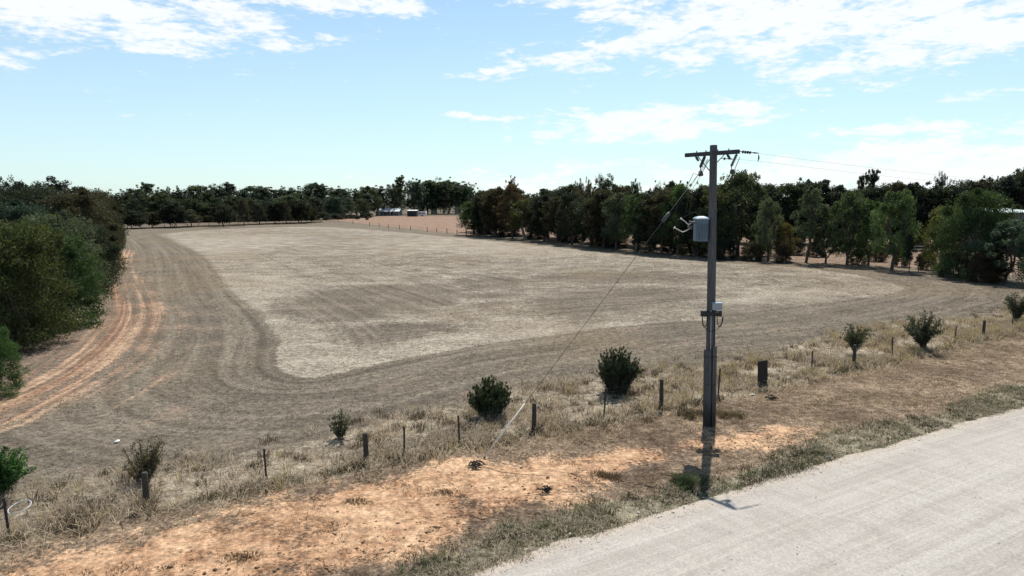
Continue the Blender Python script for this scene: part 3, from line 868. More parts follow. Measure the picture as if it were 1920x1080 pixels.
        for i in range(7):
            a = rng.uniform(0, 6.28); z = rng.uniform(.45, 1.0)
            clump(np.array([math.cos(a) * hw * .95, math.sin(a) * hw * .95, z * H]) * np.array([1 - max(0, z - .6) * 1.6] * 2 + [1]), Wd * rng.uniform(.05, .09), 1.1)
    cen, rad, sh = np.array(cen), np.array(rad), np.array(sh)
    nn = max(20, int(nleaf))
    V, Fq, C = leaves(cen, rad, nn, size, rng, sh, .55 if kind in ('open', 'grove') else .35)
    crown = mesh_np('crown', V, Fq, M_LEAF, {'tint': C})
    tv, tf, o = [], [], 0
    for p, rs in tubes:
        a, b = tube_np(p, rs, 6); tv.append(a); tf.append(b + o); o += len(a)
    trunk = mesh_np('trunk', np.concatenate(tv), np.concatenate(tf), M_PALEBARK if kind in ('gum', 'column') else M_BARK, None, True)
    zmax = np.percentile(V[:, 2], 99.7); wmax = np.percentile(np.abs(V[:, :2]), 99) * 2
    return dict(crown=crown, trunk=trunk, H=zmax, W=wmax)

LIB = {
    'grove': [make_tree('grove', 100 + i, 9, 8, 760, .20) for i in range(4)],
    'dense': [make_tree('dense', 200 + i, 10, 7, 300, .34) for i in range(5)],
    'round': [make_tree('round', 300 + i, 7, 7, 230, .42) for i in range(3)],
    'gum': [make_tree('gum', 400 + i, 18, 10, 80, .44) for i in range(6)],
    'column': [make_tree('column', 500 + i, 18, 6, 76, .40) for i in range(3)],
    'open': [make_tree('open', 600 + i, 9, 6, 300, .26) for i in range(5)],
    'slender': [make_tree('slender', 700 + i, 9, 4, 200, .24) for i in range(3)],
}
USED = {}
def tree(kind, x, y, h, w, label, color, group=None, name='tree', variant=None):
    h *= 1.0
    lib = LIB[kind]
    k = USED.get(kind, 0); USED[kind] = k + 1
    t = lib[(k if variant is None else variant) % len(lib)]
    o = link(name, None, None, (x, y, gz(x, y)), (random.gauss(0, .035), random.gauss(0, .035), random.uniform(0, 6.28)))
    s, sz = w / t['W'], h / t['H']
    o.scale = (s, s, sz)
    tag(o, label, 'tree', group)
    c = link('crown', t['crown'], o); v = random.uniform(.85, 1.15)
    c.color = (color[0] * v, color[1] * v, color[2] * v, 1)
    link('trunk', t['trunk'], o)
    return o

def tree_px(kind, cx, by, ty, wpx, label, color, group=None, name='tree', variant=None, dY=0.0):
    p = P(cx, by)
    if dY:
        r0 = ray(cx, by); yy = p[1] + dY; p = np.array([r0[0] / r0[1] * yy, yy, 0])
    h = ztop(ty, p[1])
    w = wpx / F * p[1]
    return tree(kind, p[0], p[1], h, w, label, color, group, name, variant)

OLIVE, GREEN, GREYG, DARK, BROWNG, BLUEG, YELG = (.082, .092, .036), (.052, .086, .036), (.076, .096, .062), (.032, .042, .030), (.056, .054, .034), (.042, .068, .052), (.14, .125, .030)
ORD = ['first', 'second', 'third', 'fourth', 'fifth', 'sixth', 'seventh', 'eighth', 'ninth', 'tenth', 'eleventh', 'twelfth', 'thirteenth', 'fourteenth', 'fifteenth', 'sixteenth', 'seventeenth', 'eighteenth', 'nineteenth', 'twentieth']

# grove down the left side
GROVE = 'trees of the dense grove along the left edge'
for a in [
    ('grove', 36, 650, 420, 196, 'broad olive tree, nearest big crown of the left grove', (.058, .072, .030)),
    ('grove', 120, 612, 432, 150, 'bright green rounded tree right of the broad olive tree', (.050, .088, .036)),
    ('grove', -70, 650, 405, 240, 'tall grey-green tree cut by the left picture edge behind the olive tree', GREYG),
    ('grove', 108, 566, 400, 175, 'pale grey-green domed tree just behind the broad olive tree', GREYG),
    ('grove', 172, 548, 424, 105, 'dark dense tree at the track side, right end of the near grove', DARK),
    ('grove', 15, 548, 374, 210, 'bluish grey-green tree above the broad olive crown', BLUEG),
    ('grove', 150, 508, 360, 150, 'dark brown-green dome, largest in the middle of the left grove', BROWNG),
    ('grove', 70, 500, 346, 170, 'dark canopy tree on the grove skyline above the blue-grey crown', DARK),
    ('grove', 190, 486, 392, 78, 'low dark brown-green tree where the grove meets the track bend', BROWNG),
    ('gum', 32, 486, 334, 75, 'tall thin tree poking highest above the left grove skyline', DARK),
    ('grove', -50, 505, 350, 190, 'grey-green tree at the far left edge of the grove skyline', GREYG),
    ('grove', 205, 468, 402, 56, 'small dark tree furthest along the track edge of the grove', DARK),
    ('gum', 108, 474, 334, 130, 'broad open-topped tree highest in the middle of the grove skyline', DARK),
    ('grove', 160, 458, 353, 110, 'brown-green tree sloping down on the right end of grove skyline', BROWNG),
    ('grove', 200, 448, 372, 62, 'small brown-green tree at the grove corner by the far fence', BROWNG)]:
    tree_px(*a, group=GROVE, name='grove_tree')
tree_px('grove', -8, 742, 606, 96, 'fresh green low tree at left edge in front of the shaded grove', (.055, .105, .038), GROVE, 'grove_tree')

# small trees standing along the far left fence
SMALL = 'small trees standing along the far left fence'
for a in [
    ('round', 249, 429, 394, 46, 'low spreading dark tree on far fence beside the grove', DARK),
    ('round', 286, 427, 397, 34, 'olive-brown small tree between two dark ones on the far fence', BROWNG),
    ('round', 323, 427, 379, 50, 'biggest black-green round tree on the far left fence', (.028, .036, .028)),
    ('slender', 359, 426, 393, 26, 'thin grey-green tree right of the biggest round fence tree', GREYG),
    ('round', 420, 425, 382, 44, 'dark round tree alone in front of the low farm shed', (.034, .040, .030)),
    ('open', 458, 423, 374, 28, 'narrow brownish tree with low leafy base on the far fence', BROWNG),
    ('open', 487, 421, 383, 28, 'upright tree with bare lower stem on the far fence', DARK),
    ('round', 517, 420, 380, 38, 'dark tree left of the pair at the end of the far fence', DARK),
    ('open', 537, 420, 378, 24, 'slim grey-brown tree squeezed between two dark fence trees', BROWNG),
    ('round', 562, 419, 376, 40, 'large dark tree second from right end of the far fence', (.036, .042, .030)),
    ('round', 582, 418, 389, 28, 'smallest round tree at the right end of the far fence', BROWNG)]:
    tree_px(*a, group=SMALL, name='fence_tree')

# gums on the skyline behind the far fence
def skyline(xs, ys, x):
    return float(np.interp(x, xs, ys))
SX = [180, 205, 225, 250, 268, 285, 305, 320, 340, 365, 385, 410, 435, 455, 480, 500, 520, 545, 565, 600, 625, 650, 675, 692, 715, 735, 765, 785, 805, 820, 840, 865, 885, 900]
SY = [362, 358, 362, 355, 352, 343, 349, 356, 352, 348, 356, 350, 339, 350, 345, 351, 353, 346, 343, 346, 353, 350, 354, 347, 345, 340, 333, 336, 333, 331, 333, 335, 345, 352]
SEG = [(0, 300, 'left of the biggest round fence tree'), (300, 410, 'behind the biggest fence tree'), (410, 500, 'behind the lone round fence tree'), (500, 600, 'behind the right end of the far fence'),
       (600, 690, 'just left of the farmhouse'), (690, 760, 'above the pale-roofed house'), (760, 815, 'above the caravan'), (815, 960, 'right of the caravan')]
SIZE = ['tall', 'broad', 'ragged', 'narrow', 'thin-topped']
cnt = {}
HUE = [(.058, .082, .054), (.048, .074, .058), (.064, .082, .048), (.052, .066, .046)]
def gum_row(xs, by_fn, lift, kinds, wpx, adj, rowname, group):
    for i, x in enumerate(xs):
        ty = skyline(SX, SY, x) + lift + random.uniform(-6, 9)
        seg = next(s for s in SEG if s[0] <= x < s[1])
        k = (rowname, seg[2]); cnt[k] = cnt.get(k, 0) + 1
        lb = '%s gum, %s %s, %s from left' % (adj[i % len(adj)], rowname, seg[2], ORD[cnt[k] - 1])
        tree_px(kinds[i % len(kinds)], x, by_fn(x), ty, wpx * random.uniform(.9, 1.35), lb, random.choice(HUE), group, 'gum_tree')
gum_row(np.arange(196, 905, 21.5) + RNG.uniform(-5, 5, 33), lambda x: np.interp(x, [190, 600, 900], [413, 408, 399]), -1, ['gum', 'column', 'gum', 'dense', 'column'], 44, ['tall dark', 'tall grey-green', 'narrow pointed', 'broad ragged'], 'back row', 'tall gums on the skyline behind the far paddocks')
gum_row(np.arange(206, 700, 26) + RNG.uniform(-6, 6, 19), lambda x: np.interp(x, [190, 600, 700], [420, 412, 407]), 16, ['gum', 'dense', 'gum'], 44, ['shorter leafy', 'shorter dense', 'shorter grey-green'], 'front row', 'shorter trees below the skyline gums')
for i, x in enumerate([745, 775, 812, 832, 856, 876]):
    tree_px('gum' if i % 2 else 'column', x, 402, skyline(SX, SY, x) + 8, 42, 'pale-trunked gum in front of the skyline gums, %s right of the farmhouse' % ORD[i], HUE[i % 4], 'pale-trunked gums behind the house and caravan', 'gum_tree')

for i, x in enumerate(np.arange(228, 700, 27)):
    nearn = 'beside the grove' if x < 320 else 'near the biggest fence tree' if x < 420 else 'near the lone round tree' if x < 600 else 'left of the farmhouse'
    k = ('scrub', nearn); cnt[k] = cnt.get(k, 0) + 1
    tree_px('grove', x + random.uniform(-6, 6), np.interp(x, [190, 600, 700], [421, 413, 408]), np.interp(x, [190, 600, 700], [403, 398, 398]) + random.uniform(-3, 5), random.uniform(24, 40), 'low scrub bush behind the far fence %s, %s from left' % (nearn, ORD[cnt[k] - 1]), random.choice([DARK, BROWNG, (.04, .048, .034)]), 'low scrub behind the far fence', 'bush')
# windbreak down the right side: dense part, nearest row
WB = 'trees of the dense windbreak right of the paddock'
bx = np.array([894, 912, 934, 962, 990, 1018, 1046, 1075, 1104, 1132, 1160, 1188, 1216, 1244, 1272, 1300, 1328])
bt = np.array([372, 358, 354, 350, 358, 355, 362, 360, 357, 352, 362, 358, 352, 350, 354, 348, 352])
desc = ['pale green rounded end tree of the windbreak by the timber gate', 'dark tall tree second from the gate end of the windbreak', 'brown-tipped dark tree below the lone skyline gum', 'reddish-topped tree right of the lone skyline gum',
        'olive-green topped tree in the left third of the windbreak', 'dark drooping tree right of the olive-topped windbreak tree', 'low brown-green windbreak tree with dark skirts', 'narrow dark windbreak tree left of the small sunlit gap',
        'dark tree above the small sunlit gap under the windbreak', 'leaning-trunk tree right of the small sunlit gap', 'grey-green windbreak tree below the twin skyline gums', 'bright-tufted tree in the middle of the windbreak',
        'dark many-stemmed tree where the stay wire meets the windbreak', 'tall brown-green tree right of the stay wire end', 'tree with light green tuft left of the transformer', 'dark tree directly behind the grey transformer', 'yellow-green topped tree touching the pole from the left']
bc = [GREEN, DARK, BROWNG, (.085, .060, .038), OLIVE, DARK, BROWNG, DARK, (.036, .046, .032), BROWNG, GREYG, GREEN, DARK, BROWNG, GREEN, DARK, OLIVE]
for i, x in enumerate(bx):
    by = np.interp(x, [875, 1000, 1200, 1345], [439, 450, 473, 484])
    tree_px(['open', 'dense', 'dense', 'open', 'gum', 'dense', 'open'][i % 7], x + random.uniform(-6, 6), by, bt[i] + random.uniform(-6, 14), 62 + .03 * (x - 880), desc[i], bc[i], WB, 'windbreak_tree')
for i, x in enumerate(np.arange(896, 1345, 33)):
    by = np.interp(x, [875, 1000, 1200, 1345], [433, 443, 463, 472])
    tree_px('dense' if i % 3 else 'gum', x, by, np.interp(x, [880, 960, 1200, 1345], [362, 354, 350, 347]) + random.uniform(-10, 10), 72, 'dark tree in the second row of the windbreak, %s from the gate end' % ORD[i], random.choice([DARK, BROWNG, (.05, .06, .035)]), WB, 'windbreak_tree')
# understorey at its foot
for i, x in enumerate([905, 948, 1002, 1060, 1118, 1148, 1205, 1256, 1290, 1322]):
    by = np.interp(x, [875, 1000, 1200, 1345], [437, 448, 471, 482])
    tree_px('grove', x + 6, by, by - 26 - random.uniform(0, 14), 46, 'low dark bush under the windbreak, %s from the gate end' % ORD[i], random.choice([DARK, BROWNG]), 'low bushes under the windbreak', 'bush')

# skyline gums behind the windbreak
for a in [
    ('gum', 961, 420, 331, 34, 'lone round-headed gum rising above the left windbreak', DARK),
    ('gum', 1084, 428, 337, 32, 'left twin of the paired gums above the windbreak', DARK),
    ('gum', 1098, 430, 334, 26, 'right slimmer twin of the paired gums above the windbreak', GREYG),
    ('gum', 1134, 432, 328, 56, 'widest gum crown on the skyline above the windbreak middle', DARK),
    ('gum', 1192, 436, 337, 34, 'thin-topped gum on the skyline right of the widest crown', DARK),
    ('gum', 1226, 438, 340, 36, 'low rounded gum on the skyline left of the pole', BROWNG),
    ('gum', 1275, 440, 341, 44, 'ragged gum on the skyline behind the hanging fuse', BROWNG),
    ('gum', 1022, 422, 356, 30, 'small distant gum low on the skyline between two tall gums', BLUEG),
    ('gum', 1312, 442, 343, 40, 'gum crown just left of the pole under the crossarm', DARK)]:
    tree_px(*a, group='gums rising behind the windbreak', name='gum_tree')

# looser belt right of the pole
LB = 'trees of the open belt right of the pole'
for a in [
    ('open', 1383, 480, 324, 112, 'big spreading tree with forked leaning trunk just right of the pole', (.055, .070, .036)),
    ('open', 1356, 484, 372, 50, 'dark tree peeping out behind the right side of the pole', DARK),
    ('open', 1440, 489, 374, 52, 'thin dark-trunked tree right of the big forked tree', GREYG),
    ('open', 1474, 490, 418, 44, 'brownish bushy small tree with olive top by the dark-trunked tree', (.085, .072, .030)),
    ('slender', 1511, 493, 350, 66, 'slender tall tree on one straight bare trunk', GREYG),
    ('open', 1548, 494, 420, 56, 'low fan-branched tree between slender tree and drooping green tree', DARK),
    ('open', 1588, 497, 360, 76, 'drooping grey-green tree left of the pair above the pale soil', (.060, .085, .045)),
    ('open', 1628, 498, 374, 62, 'low-crowned green tree hanging close to the ground', GREEN),
    ('open', 1672, 506, 358, 80, 'green tree on a V-shaped twin trunk', (.058, .088, .042)),
    ('slender', 1704, 511, 440, 20, 'thin leaf-wrapped sapling right of the V-trunk tree', DARK),
    ('slender', 1722, 509, 478, 18, 'tiny brown sapling on the pale soil', BROWNG),
    ('open', 1762, 511, 388, 80, 'olive-tinged tree left of the largest right tree', (.068, .078, .030)),
    ('grove', 1818, 522, 356, 128, 'largest bright-topped dense tree near the right edge', (.045, .072, .032)),
    ('open', 1884, 532, 412, 104, 'blue-green see-through tree right of the largest dense tree', BLUEG),
    ('grove', 1972, 544, 384, 110, 'blue-green tree cut by the right picture edge', BLUEG)]:
    a = a[:6] + (tuple(v * 1.3 for v in a[6]),)
    tree_px(*a, group=LB, name='belt_tree')

for i, (x, by, ty, w, lb) in enumerate([(1360, 487, 448, 46, 'dark bush at the base of the pole-side belt trees'), (1408, 489, 452, 44, 'dark bush right of the forked trunk'), (1428, 480, 440, 40, 'greyish bush behind the thin dark-trunked tree'),
        (1466, 493, 452, 34, 'dark bush below the brownish bushy tree'), (1488, 478, 446, 44, 'brown bush left of the slender bare trunk'), (1530, 482, 452, 36, 'low bush between slender and fan-branched trees'),
        (1608, 496, 468, 34, 'small dark bush below the drooping tree'), (1645, 490, 456, 40, 'dark leafy bush left of the V-shaped trunk'), (1690, 500, 458, 30, 'loose bush just right of the V-shaped trunk'), (1738, 506, 470, 34, 'pinkish-brown bush left of the olive-tinged tree'),
        (1790, 520, 470, 56, 'dark bush at the left foot of the largest right tree'), (1850, 530, 470, 60, 'dark bush at the right foot of the largest tree'), (1575, 470, 440, 44, 'dark bush standing back on the pale soil'), (1715, 470, 440, 44, 'dark bush in front of the dark shed')]):
    tree_px('grove', x, by, ty, w, lb, [DARK, BROWNG, GREYG, (.07, .055, .038)][i % 4], 'bushes in the open belt', 'bush')
# trees behind the open belt
RX_ = [1340, 1380, 1420, 1445, 1470, 1500, 1530, 1560, 1600, 1640, 1660, 1690, 1720, 1760, 1800, 1830, 1860, 1890, 1920, 1990]
RY_ = [345, 350, 352, 345, 337, 343, 346, 346, 350, 352, 346, 352, 345, 348, 345, 338, 334, 322, 320, 322]
for i, x in enumerate(np.arange(1352, 1985, 29)):
    seg = 'behind the big forked tree' if x < 1430 else 'behind the slender tree' if x < 1560 else 'behind the V-trunk tree' if x < 1700 else 'behind the dark shed' if x < 1790 else 'behind the largest right tree'
    k = ('rb', seg); cnt[k] = cnt.get(k, 0) + 1
    tree_px(['dense', 'gum', 'dense', 'open'][i % 4], x, np.interp(x, [1340, 1980], [455, 462]), skyline(RX_, RY_, x) + random.uniform(-8, 10), random.uniform(70, 96), 'dark round-topped tree on skyline %s, %s from left' % (seg, ORD[cnt[k] - 1]), random.choice([DARK, (.05, .068, .04), BROWNG, (.042, .056, .044)]), 'dark trees closing the view behind the open belt', 'background_tree')
for i, x in enumerate(np.arange(1424, 1960, 38)):
    seg = 'behind the slender tree' if x < 1560 else 'behind the V-trunk tree' if x < 1700 else 'behind the largest right tree'
    k = ('rm', seg); cnt[k] = cnt.get(k, 0) + 1
    if 1690 < x < 1735: continue
    tree_px('dense', x, np.interp(x, [1340, 1980], [452, 460]), 376 + random.uniform(-8, 14), 84, 'lower dark tree in mid distance %s, %s from left' % (seg, ORD[cnt[k] - 1]), random.choice([DARK, (.045, .06, .034), BROWNG]), 'lower dark trees behind the open belt', 'background_tree', dY=-6)
for a in [
    ('column', 1606, 446, 325, 28, 'left column of the two tall narrow gums on the right skyline', DARK),
    ('column', 1626, 446, 318, 30, 'right taller column of the two narrow gums on the right skyline', DARK),
    ('gum', 1757, 442, 324, 30, 'spindly flat-topped gum alone on the right skyline', DARK),
    ('gum', 1838, 446, 332, 50, 'thin see-through gum left of the tall dark corner trees', GREYG),
    ('gum', 1858, 444, 332, 36, 'second see-through gum touching the tall dark corner trees', GREYG),
    ('gum', 1895, 450, 319, 78, 'tall dark gum rising at the right picture corner', DARK),
    ('gum', 1404, 440, 320, 64, 'tall open gum crown on the skyline right of the pole', DARK),
    ('gum', 1360, 442, 335, 50, 'gum crown on the skyline touching the pole from the right', DARK)]:
    tree_px(*a, group='gums on the right skyline', name='gum_tree')

# far-off wood that reads as one mass
rw = np.random.default_rng(77)
n = 300
xw = np.concatenate([rw.uniform(-420, -60, 130), rw.uniform(-60, 420, 170)]); yw = rw.uniform(520, 640, n)
cen = np.stack([xw, yw, rw.uniform(3, 11, n)], -1); rad = np.stack([rw.uniform(6, 10, n), rw.uniform(6, 10, n), rw.uniform(4, 6, n)], -1)
V, Fq, C = leaves(cen, rad, 120, 1.7, rw, rw.uniform(.7, 1.2, n))
wood = link('distant_woods', mesh_np('distant_woods', V, Fq, M_LEAF, {'tint': C}))
wood.color = (.05, .066, .045, 1)
tag(wood, 'far-off dark wood closing the horizon', None, kind='stuff')

# ---------------------------------------------------------------- shrubs along the fence
def shrub(cx, by, ty, wpx, label, color, style, n=60, lsize=.10, seed=1):
    rng = np.random.default_rng(seed)
    p = P(cx, by); h = ztop(ty, p[1]); hw = wpx / F * p[1] / 2
    o = link('shrub', None, None, (p[0], p[1], gz(p[0], p[1])))
    tag(o, label, 'shrub', 'shrubs growing along the fence')
    tubes, cen, rad, sh = [], [], [], []
    ph = rng.uniform(0, 6.28); hw0 = hw
    for i in range(n):
        a = rng.uniform(0, 6.28); q = math.sqrt(rng.random())
        hw = hw0 * (1 + (.08 if style == 'broom' else .18) * math.sin(a + ph) + .06 * math.sin(3 * a + ph)) * rng.uniform(.88, 1.08)
        if style == 'broom':
            e = np.array([math.cos(a) * hw * q * 1.05, math.sin(a) * hw * q * 1.05, h * (1.0 - .34 * q ** 2) * rng.uniform(.58, 1.05)])
            b = e * np.array([.34, .34, 0])
            lo = .05
        else:
            e = np.array([math.cos(a) * hw * q, math.sin(a) * hw * q, h * (.55 + .45 * rng.random()) * (1 - .25 * q)])
            b = np.array([e[0] * .25, e[1] * .25, h * .12 * rng.random()]) if style == 'sparse' else np.array([0, 0, h * .22 * rng.random()]); lo = .18 if style == 'sparse' else .25
            if style == 'sparse': e[2] = h * (.35 + .65 * rng.random()) * (1 - .2 * q)
        pts_, rs = limb(b, e, .018, .004, rng, .05, 5)
        tubes.append((pts_, rs))
        m = 9 if style == 'broom' else 6
        for t in np.linspace(lo, 1.0, m):
            k = t * 4; j = min(3, int(k)); c = pts_[j] + (pts_[j + 1] - pts_[j]) * (k - j)
            cen.append(c + rng.normal(0, .03, 3)); s = hw * (.105 if style == 'broom' else .13) * (1.15 - .85 * t if style == 'broom' else 1)
            rad.append([s, s, s * (1.7 if style == 'broom' else .9)]); sh.append(rng.uniform(.5, 1.6))
    hw = hw0
    for i in range({'broom': 10, 'sparse': 5, 'stem': 9}[style]):          # bare twigs
        a = rng.uniform(0, 6.28); q = rng.uniform(.3, 1.1)
        tubes.append(limb((0, 0, h * .15), (math.cos(a) * hw * q, math.sin(a) * hw * q, h * rng.uniform(.6, 1.08)), .010, .003, rng, .08, 5))
    if style == 'stem':
        tubes.append(limb((0, 0, -.05), (.03, 0, h * .35), .05, .03, rng, .03, 5))
    V, Fq, C = leaves(np.array(cen), np.array(rad), {'broom': 18, 'sparse': 13, 'stem': 15}[style], lsize * (1.15 if style == 'broom' else .85), rng, np.array(sh), -.8 if style == 'broom' else .1, 5.0 if style == 'broom' else 2.0)
    c = link('foliage', mesh_np('foliage', V, Fq, M_LEAF, {'tint': C}), o); c.color = (*color, 1)
    tv, tf, off = [], [], 0
    for q_, rs in tubes:
        a_, b_ = tube_np(q_, rs, 4); tv.append(a_); tf.append(b_ + off); off += len(a_)
    link('stems', mesh_np('stems', np.concatenate(tv), np.concatenate(tf), M_BARK), o)
    return o
shrub(920, 783, 709, 80, 'dense dark green broom shrub left of the white stay guard', (.060, .080, .042), 'broom', 150, .10, 1)
shrub(1155, 738, 652, 82, 'largest blackish-green broom shrub, behind the thin steel post', (.042, .058, .036), 'broom', 180, .10, 2)
shrub(638, 824, 765, 54, 'thin grey-green shrub showing its stems above straw grass', (.115, .12, .08), 'sparse', 26, .07, 3)
shrub(272, 905, 808, 80, 'sparse brown-green bush behind the pale-topped fence post', (.115, .105, .065), 'sparse', 66, .06, 4)
shrub(4, 936, 833, 118, 'bright green leafy bush at the left edge above the white hoop', (.060, .135, .040), 'stem', 80, .09, 5)
shrub(1602, 664, 601, 60, 'olive-grey rounded shrub behind a fence post near the right', (.070, .080, .050), 'stem', 46, .09, 6)
shrub(1729, 660, 579, 72, 'dark vase-shaped shrub on a bare leaning stem', (.050, .062, .040), 'stem', 60, .10, 7)
shrub(1906, 606, 543, 62, 'dark bushy shrub at the right picture edge', (.042, .055, .036), 'stem', 60, .10, 8)

# ---------------------------------------------------------------- near fence
fence = link('wire_fence', None, None, (0, 0, 0))
tag(fence, 'long wire fence of weathered timber and steel posts beside the road', 'fence')
TIMBER = [(276, 952, 890), (687, 868, 815), (1001, 810, 756), (1240, 769, 712), (1600, 688, 646), (1734, 660, 622), (1843, 634, 600)]
PICKET = [(18, 1008, 938), (500, 907, 848), (862, 838, 780), (758, 860, 822), (1133, 778, 728), (1346, 745, 690), (1522, 696, 659), (1673, 668, 632), (1790, 643, 612), (1897, 617, 592)]
tops = []
for i, (x, by, ty) in enumerate(TIMBER):
    p = P(x, by); h = max(1.0, ztop(ty, p[1])); mb = MB(); z0 = gz(p[0], p[1])
    rr = .085
    lean = Vector((random.uniform(-.03, .03), random.uniform(-.03, .03), 0))
    q = [Vector((p[0], p[1], z0 - .2)) + lean * t + Vector((0, 0, (h + .2) * t)) for t in (0, .3, .6, .85, .985, 1.0)]
    mb.tube(q, [rr * 1.05, rr, rr * .97, rr * .93, rr * .9, rr * .7], 9)
    mb.build('timber_post', M_POST, fence); tops.append((p[0], p[1], h))
for i, (x, by, ty) in enumerate(PICKET):
    p = P(x, by); h = max(1.05, ztop(ty, p[1])); z0 = gz(p[0], p[1]); mb = MB()
    lx, ly = random.uniform(-.05, .05), random.uniform(-.05, .05)
    top = Vector((p[0] + lx, p[1] + ly, z0 + h)); bot = Vector((p[0], p[1], z0 - .2))
    for k in range(3):                       # Y-section star picket
        a = k * 2.094 + .4
        d = Vector((math.cos(a), math.sin(a), 0)); s_ = Vector((-math.sin(a), math.cos(a), 0)) * .006
        quad = [bot + s_, bot - s_, bot - s_ + d * .034, bot + s_ + d * .034]
        mb.prism(quad, bot, top)
    mb.build('steel_post', M_STEEL, fence); tops.append((p[0], p[1], h))
tops.sort()
for zf in (.18, .42, .64, .84, .97):
    mb = MB(); pl = []
    ext = [(-20.0, 11.4, 1.1)] + tops + [(47.0, 53.6, 1.1)]
    for (xa, ya, ha), (xb, yb_, hb) in zip(ext, ext[1:]):
        za, zb = gz(xa, ya) + ha * zf, gz(xb, yb_) + hb * zf
        for t in (0, .25, .5, .75):
            pl.append(Vector((xa + (xb - xa) * t, ya + (yb_ - ya) * t, za + (zb - za) * t - .05 * t * (1 - t))))
    pl.append(Vector((ext[-1][0], ext[-1][1], gz(ext[-1][0], ext[-1][1]) + ext[-1][2] * zf)))
    mb.tube(pl, .0022, 4)
    mb.build('wire', M_WIRE, fence)

# ---------------------------------------------------------------- far fences
def far_fence(name, pts, posts, hpost, label, wires, mat=M_POST, r0=.09):
    o = link(name, None)
    tag(o, label, 'fence')
    for (x, y) in posts:
        MB().tube([(x, y, -.2), (x, y, hpost * .9), (x, y, hpost)], [r0, r0, r0 * .8], 7).build('post', mat, o)
    for zf in wires:
        MB().tube([(x, y, hpost * zf) for x, y in pts], .010, 4).build('wire', M_WIRE, o)
    return o
FF = gp([(214, 431), (330, 428), (450, 424), (602, 417)])
pp = [tuple(FF[0] + (FF[-1] - FF[0]) * t) for t in np.linspace(0, 1, 22)]
far_fence('paddock_fence', [pp[0], pp[-1]], pp, 1.2, 'low dark far fence across the left back of the paddock', (.4, .7, .95))
pxs = [(606, 413, 1.1), (634, 416, 1.1), (662, 420, 1.5), (693, 424, 1.2), (711, 425.5, .9), (728, 428, 1.4), (749, 430, .9), (770, 431.5, 1.3), (801, 434.5, 1.2), (819, 436, 1.4), (838, 438, 1.2), (857, 440, 1.0)]
rp = [tuple(P(a, b)[:2]) for a, b, c in pxs]
far_fence('paddock_fence', rp, rp, 1.35, 'thin-posted fence in front of the red soil paddock', (.35, .65, .95))
# strip of dark blade tufts along the far fence
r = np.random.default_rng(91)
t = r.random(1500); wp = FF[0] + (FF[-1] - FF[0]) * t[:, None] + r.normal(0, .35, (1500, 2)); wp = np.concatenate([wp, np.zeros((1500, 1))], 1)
stuff('fence_tufts', [blades(wp, 6, one(wp, .55), one(wp, .5), one(wp, .10), straw((.04, .032, .022), (.10, .08, .05), r), r, .8)], 'dark tufts along the foot of the far left fence')
# timber gate at the windbreak corner
gt = link('timber_gate', None, None, tuple(P(874, 441)))
tag(gt, 'dark timber gate frame at the left end of the windbreak', 'gate')
Yg = P(874, 441)[1]
mb = MB().tube([(0, 0, -.2), (0, 0, 1.7)], .13, 8); mb.build('gate_post', M_POST, gt)
mb = MB().tube([(4.2, 2.2, -.2), (4.2, 2.2, 1.7)], .13, 8); mb.build('gate_post', M_POST, gt)
for z in (1.62, .95, .4):
    MB().tube([(.1, .05, z), (4.1, 2.15, z)], .06, 6).build('rail', M_POST, gt)
# pale rail fence seen through the right-hand trees
rf_ = link('rail_fence', None, None, tuple(P(1690, 474)))
tag(rf_, 'pale horizontal rail fence behind the V-trunk tree', 'fence')
for i in range(4):
    MB().box((i * 2.6, i * .3, .55), (.12, .12, 1.3)).build('post', M_POST, rf_)
for z in (.55, 1.05):
    MB().tube([(-.2, -.02, z), (8.0, .95, z)], .05, 6).build('rail', M_GREYPL, rf_)

# ---------------------------------------------------------------- power pole
pb_ = P(1330, 797)
PX, PY = float(pb_[0]), float(pb_[1])
PZ = gz(PX, PY)
pole = link('utility_pole', None, None, (PX, PY, PZ))
tag(pole, 'tall weathered timber power pole with crossarm and grey transformer at the roadside', 'power pole')
TOPX = W(1338, 272, PY + .05)
HT = TOPX.z - PZ
LX = TOPX.x - PX
def pc(z):                       # centre of the pole at height z above its base
    return Vector((LX * z / HT, .05 * z / HT, z))
def lp(px, py, dy=0.0):          # point beside the pole, local to its base
    return W(px, py, PY + dy) - Vector((PX, PY, PZ))
zs = [-.3, .5, 1.5, 3, 4.5, 6, 7.5, 9, HT - .03, HT]
mb = MB().tube([pc(z) for z in zs], [.172, .170, .166, .161, .156, .150, .142, .134, .128, .118], 20)
mb.build('shaft', M_SHAFT, pole)
# splints strapped round the foot
def splint(a0, a1, z1, rr, name):
    mb = MB(); n = 6
    rings = []
    for z in (-.25, z1 * .5, z1 - .05, z1):
        c = pc(z); r_in = .158 if z < z1 else .154
        o_ = [c + Vector((math.cos(a), math.sin(a), 0)) * rr for a in np.linspace(a0, a1, n)]
        i_ = [c + Vector((math.cos(a), math.sin(a), 0)) * r_in for a in np.linspace(a1, a0, n)]
        rings.append([mb.bm.verts.new(v) for v in o_ + i_])
    for A, B in zip(rings, rings[1:]):
        for k in range(len(A)):
            j = (k + 1) % len(A); mb.bm.faces.new((A[k], A[j], B[j], B[k]))
    mb.bm.faces.new(rings[0][::-1]); mb.bm.faces.new(rings[-1])
    return mb.build(name, M_SHAFT, pole)
z_sl, z_sr = lp(1320, 655).z, lp(1340, 648).z
splint(R(150), R(262), z_sl, .238, 'splint')
splint(R(-82), R(48), z_sr, .234, 'splint')
for z in (z_sl - .25, z_sl * .55, .5):
    MB().tube([pc(z) + Vector((math.cos(a) * .244, math.sin(a) * .244, 0)) for a in np.linspace(0, 2 * math.pi, 25)], .011, 5).build('strap', M_STEEL, pole)
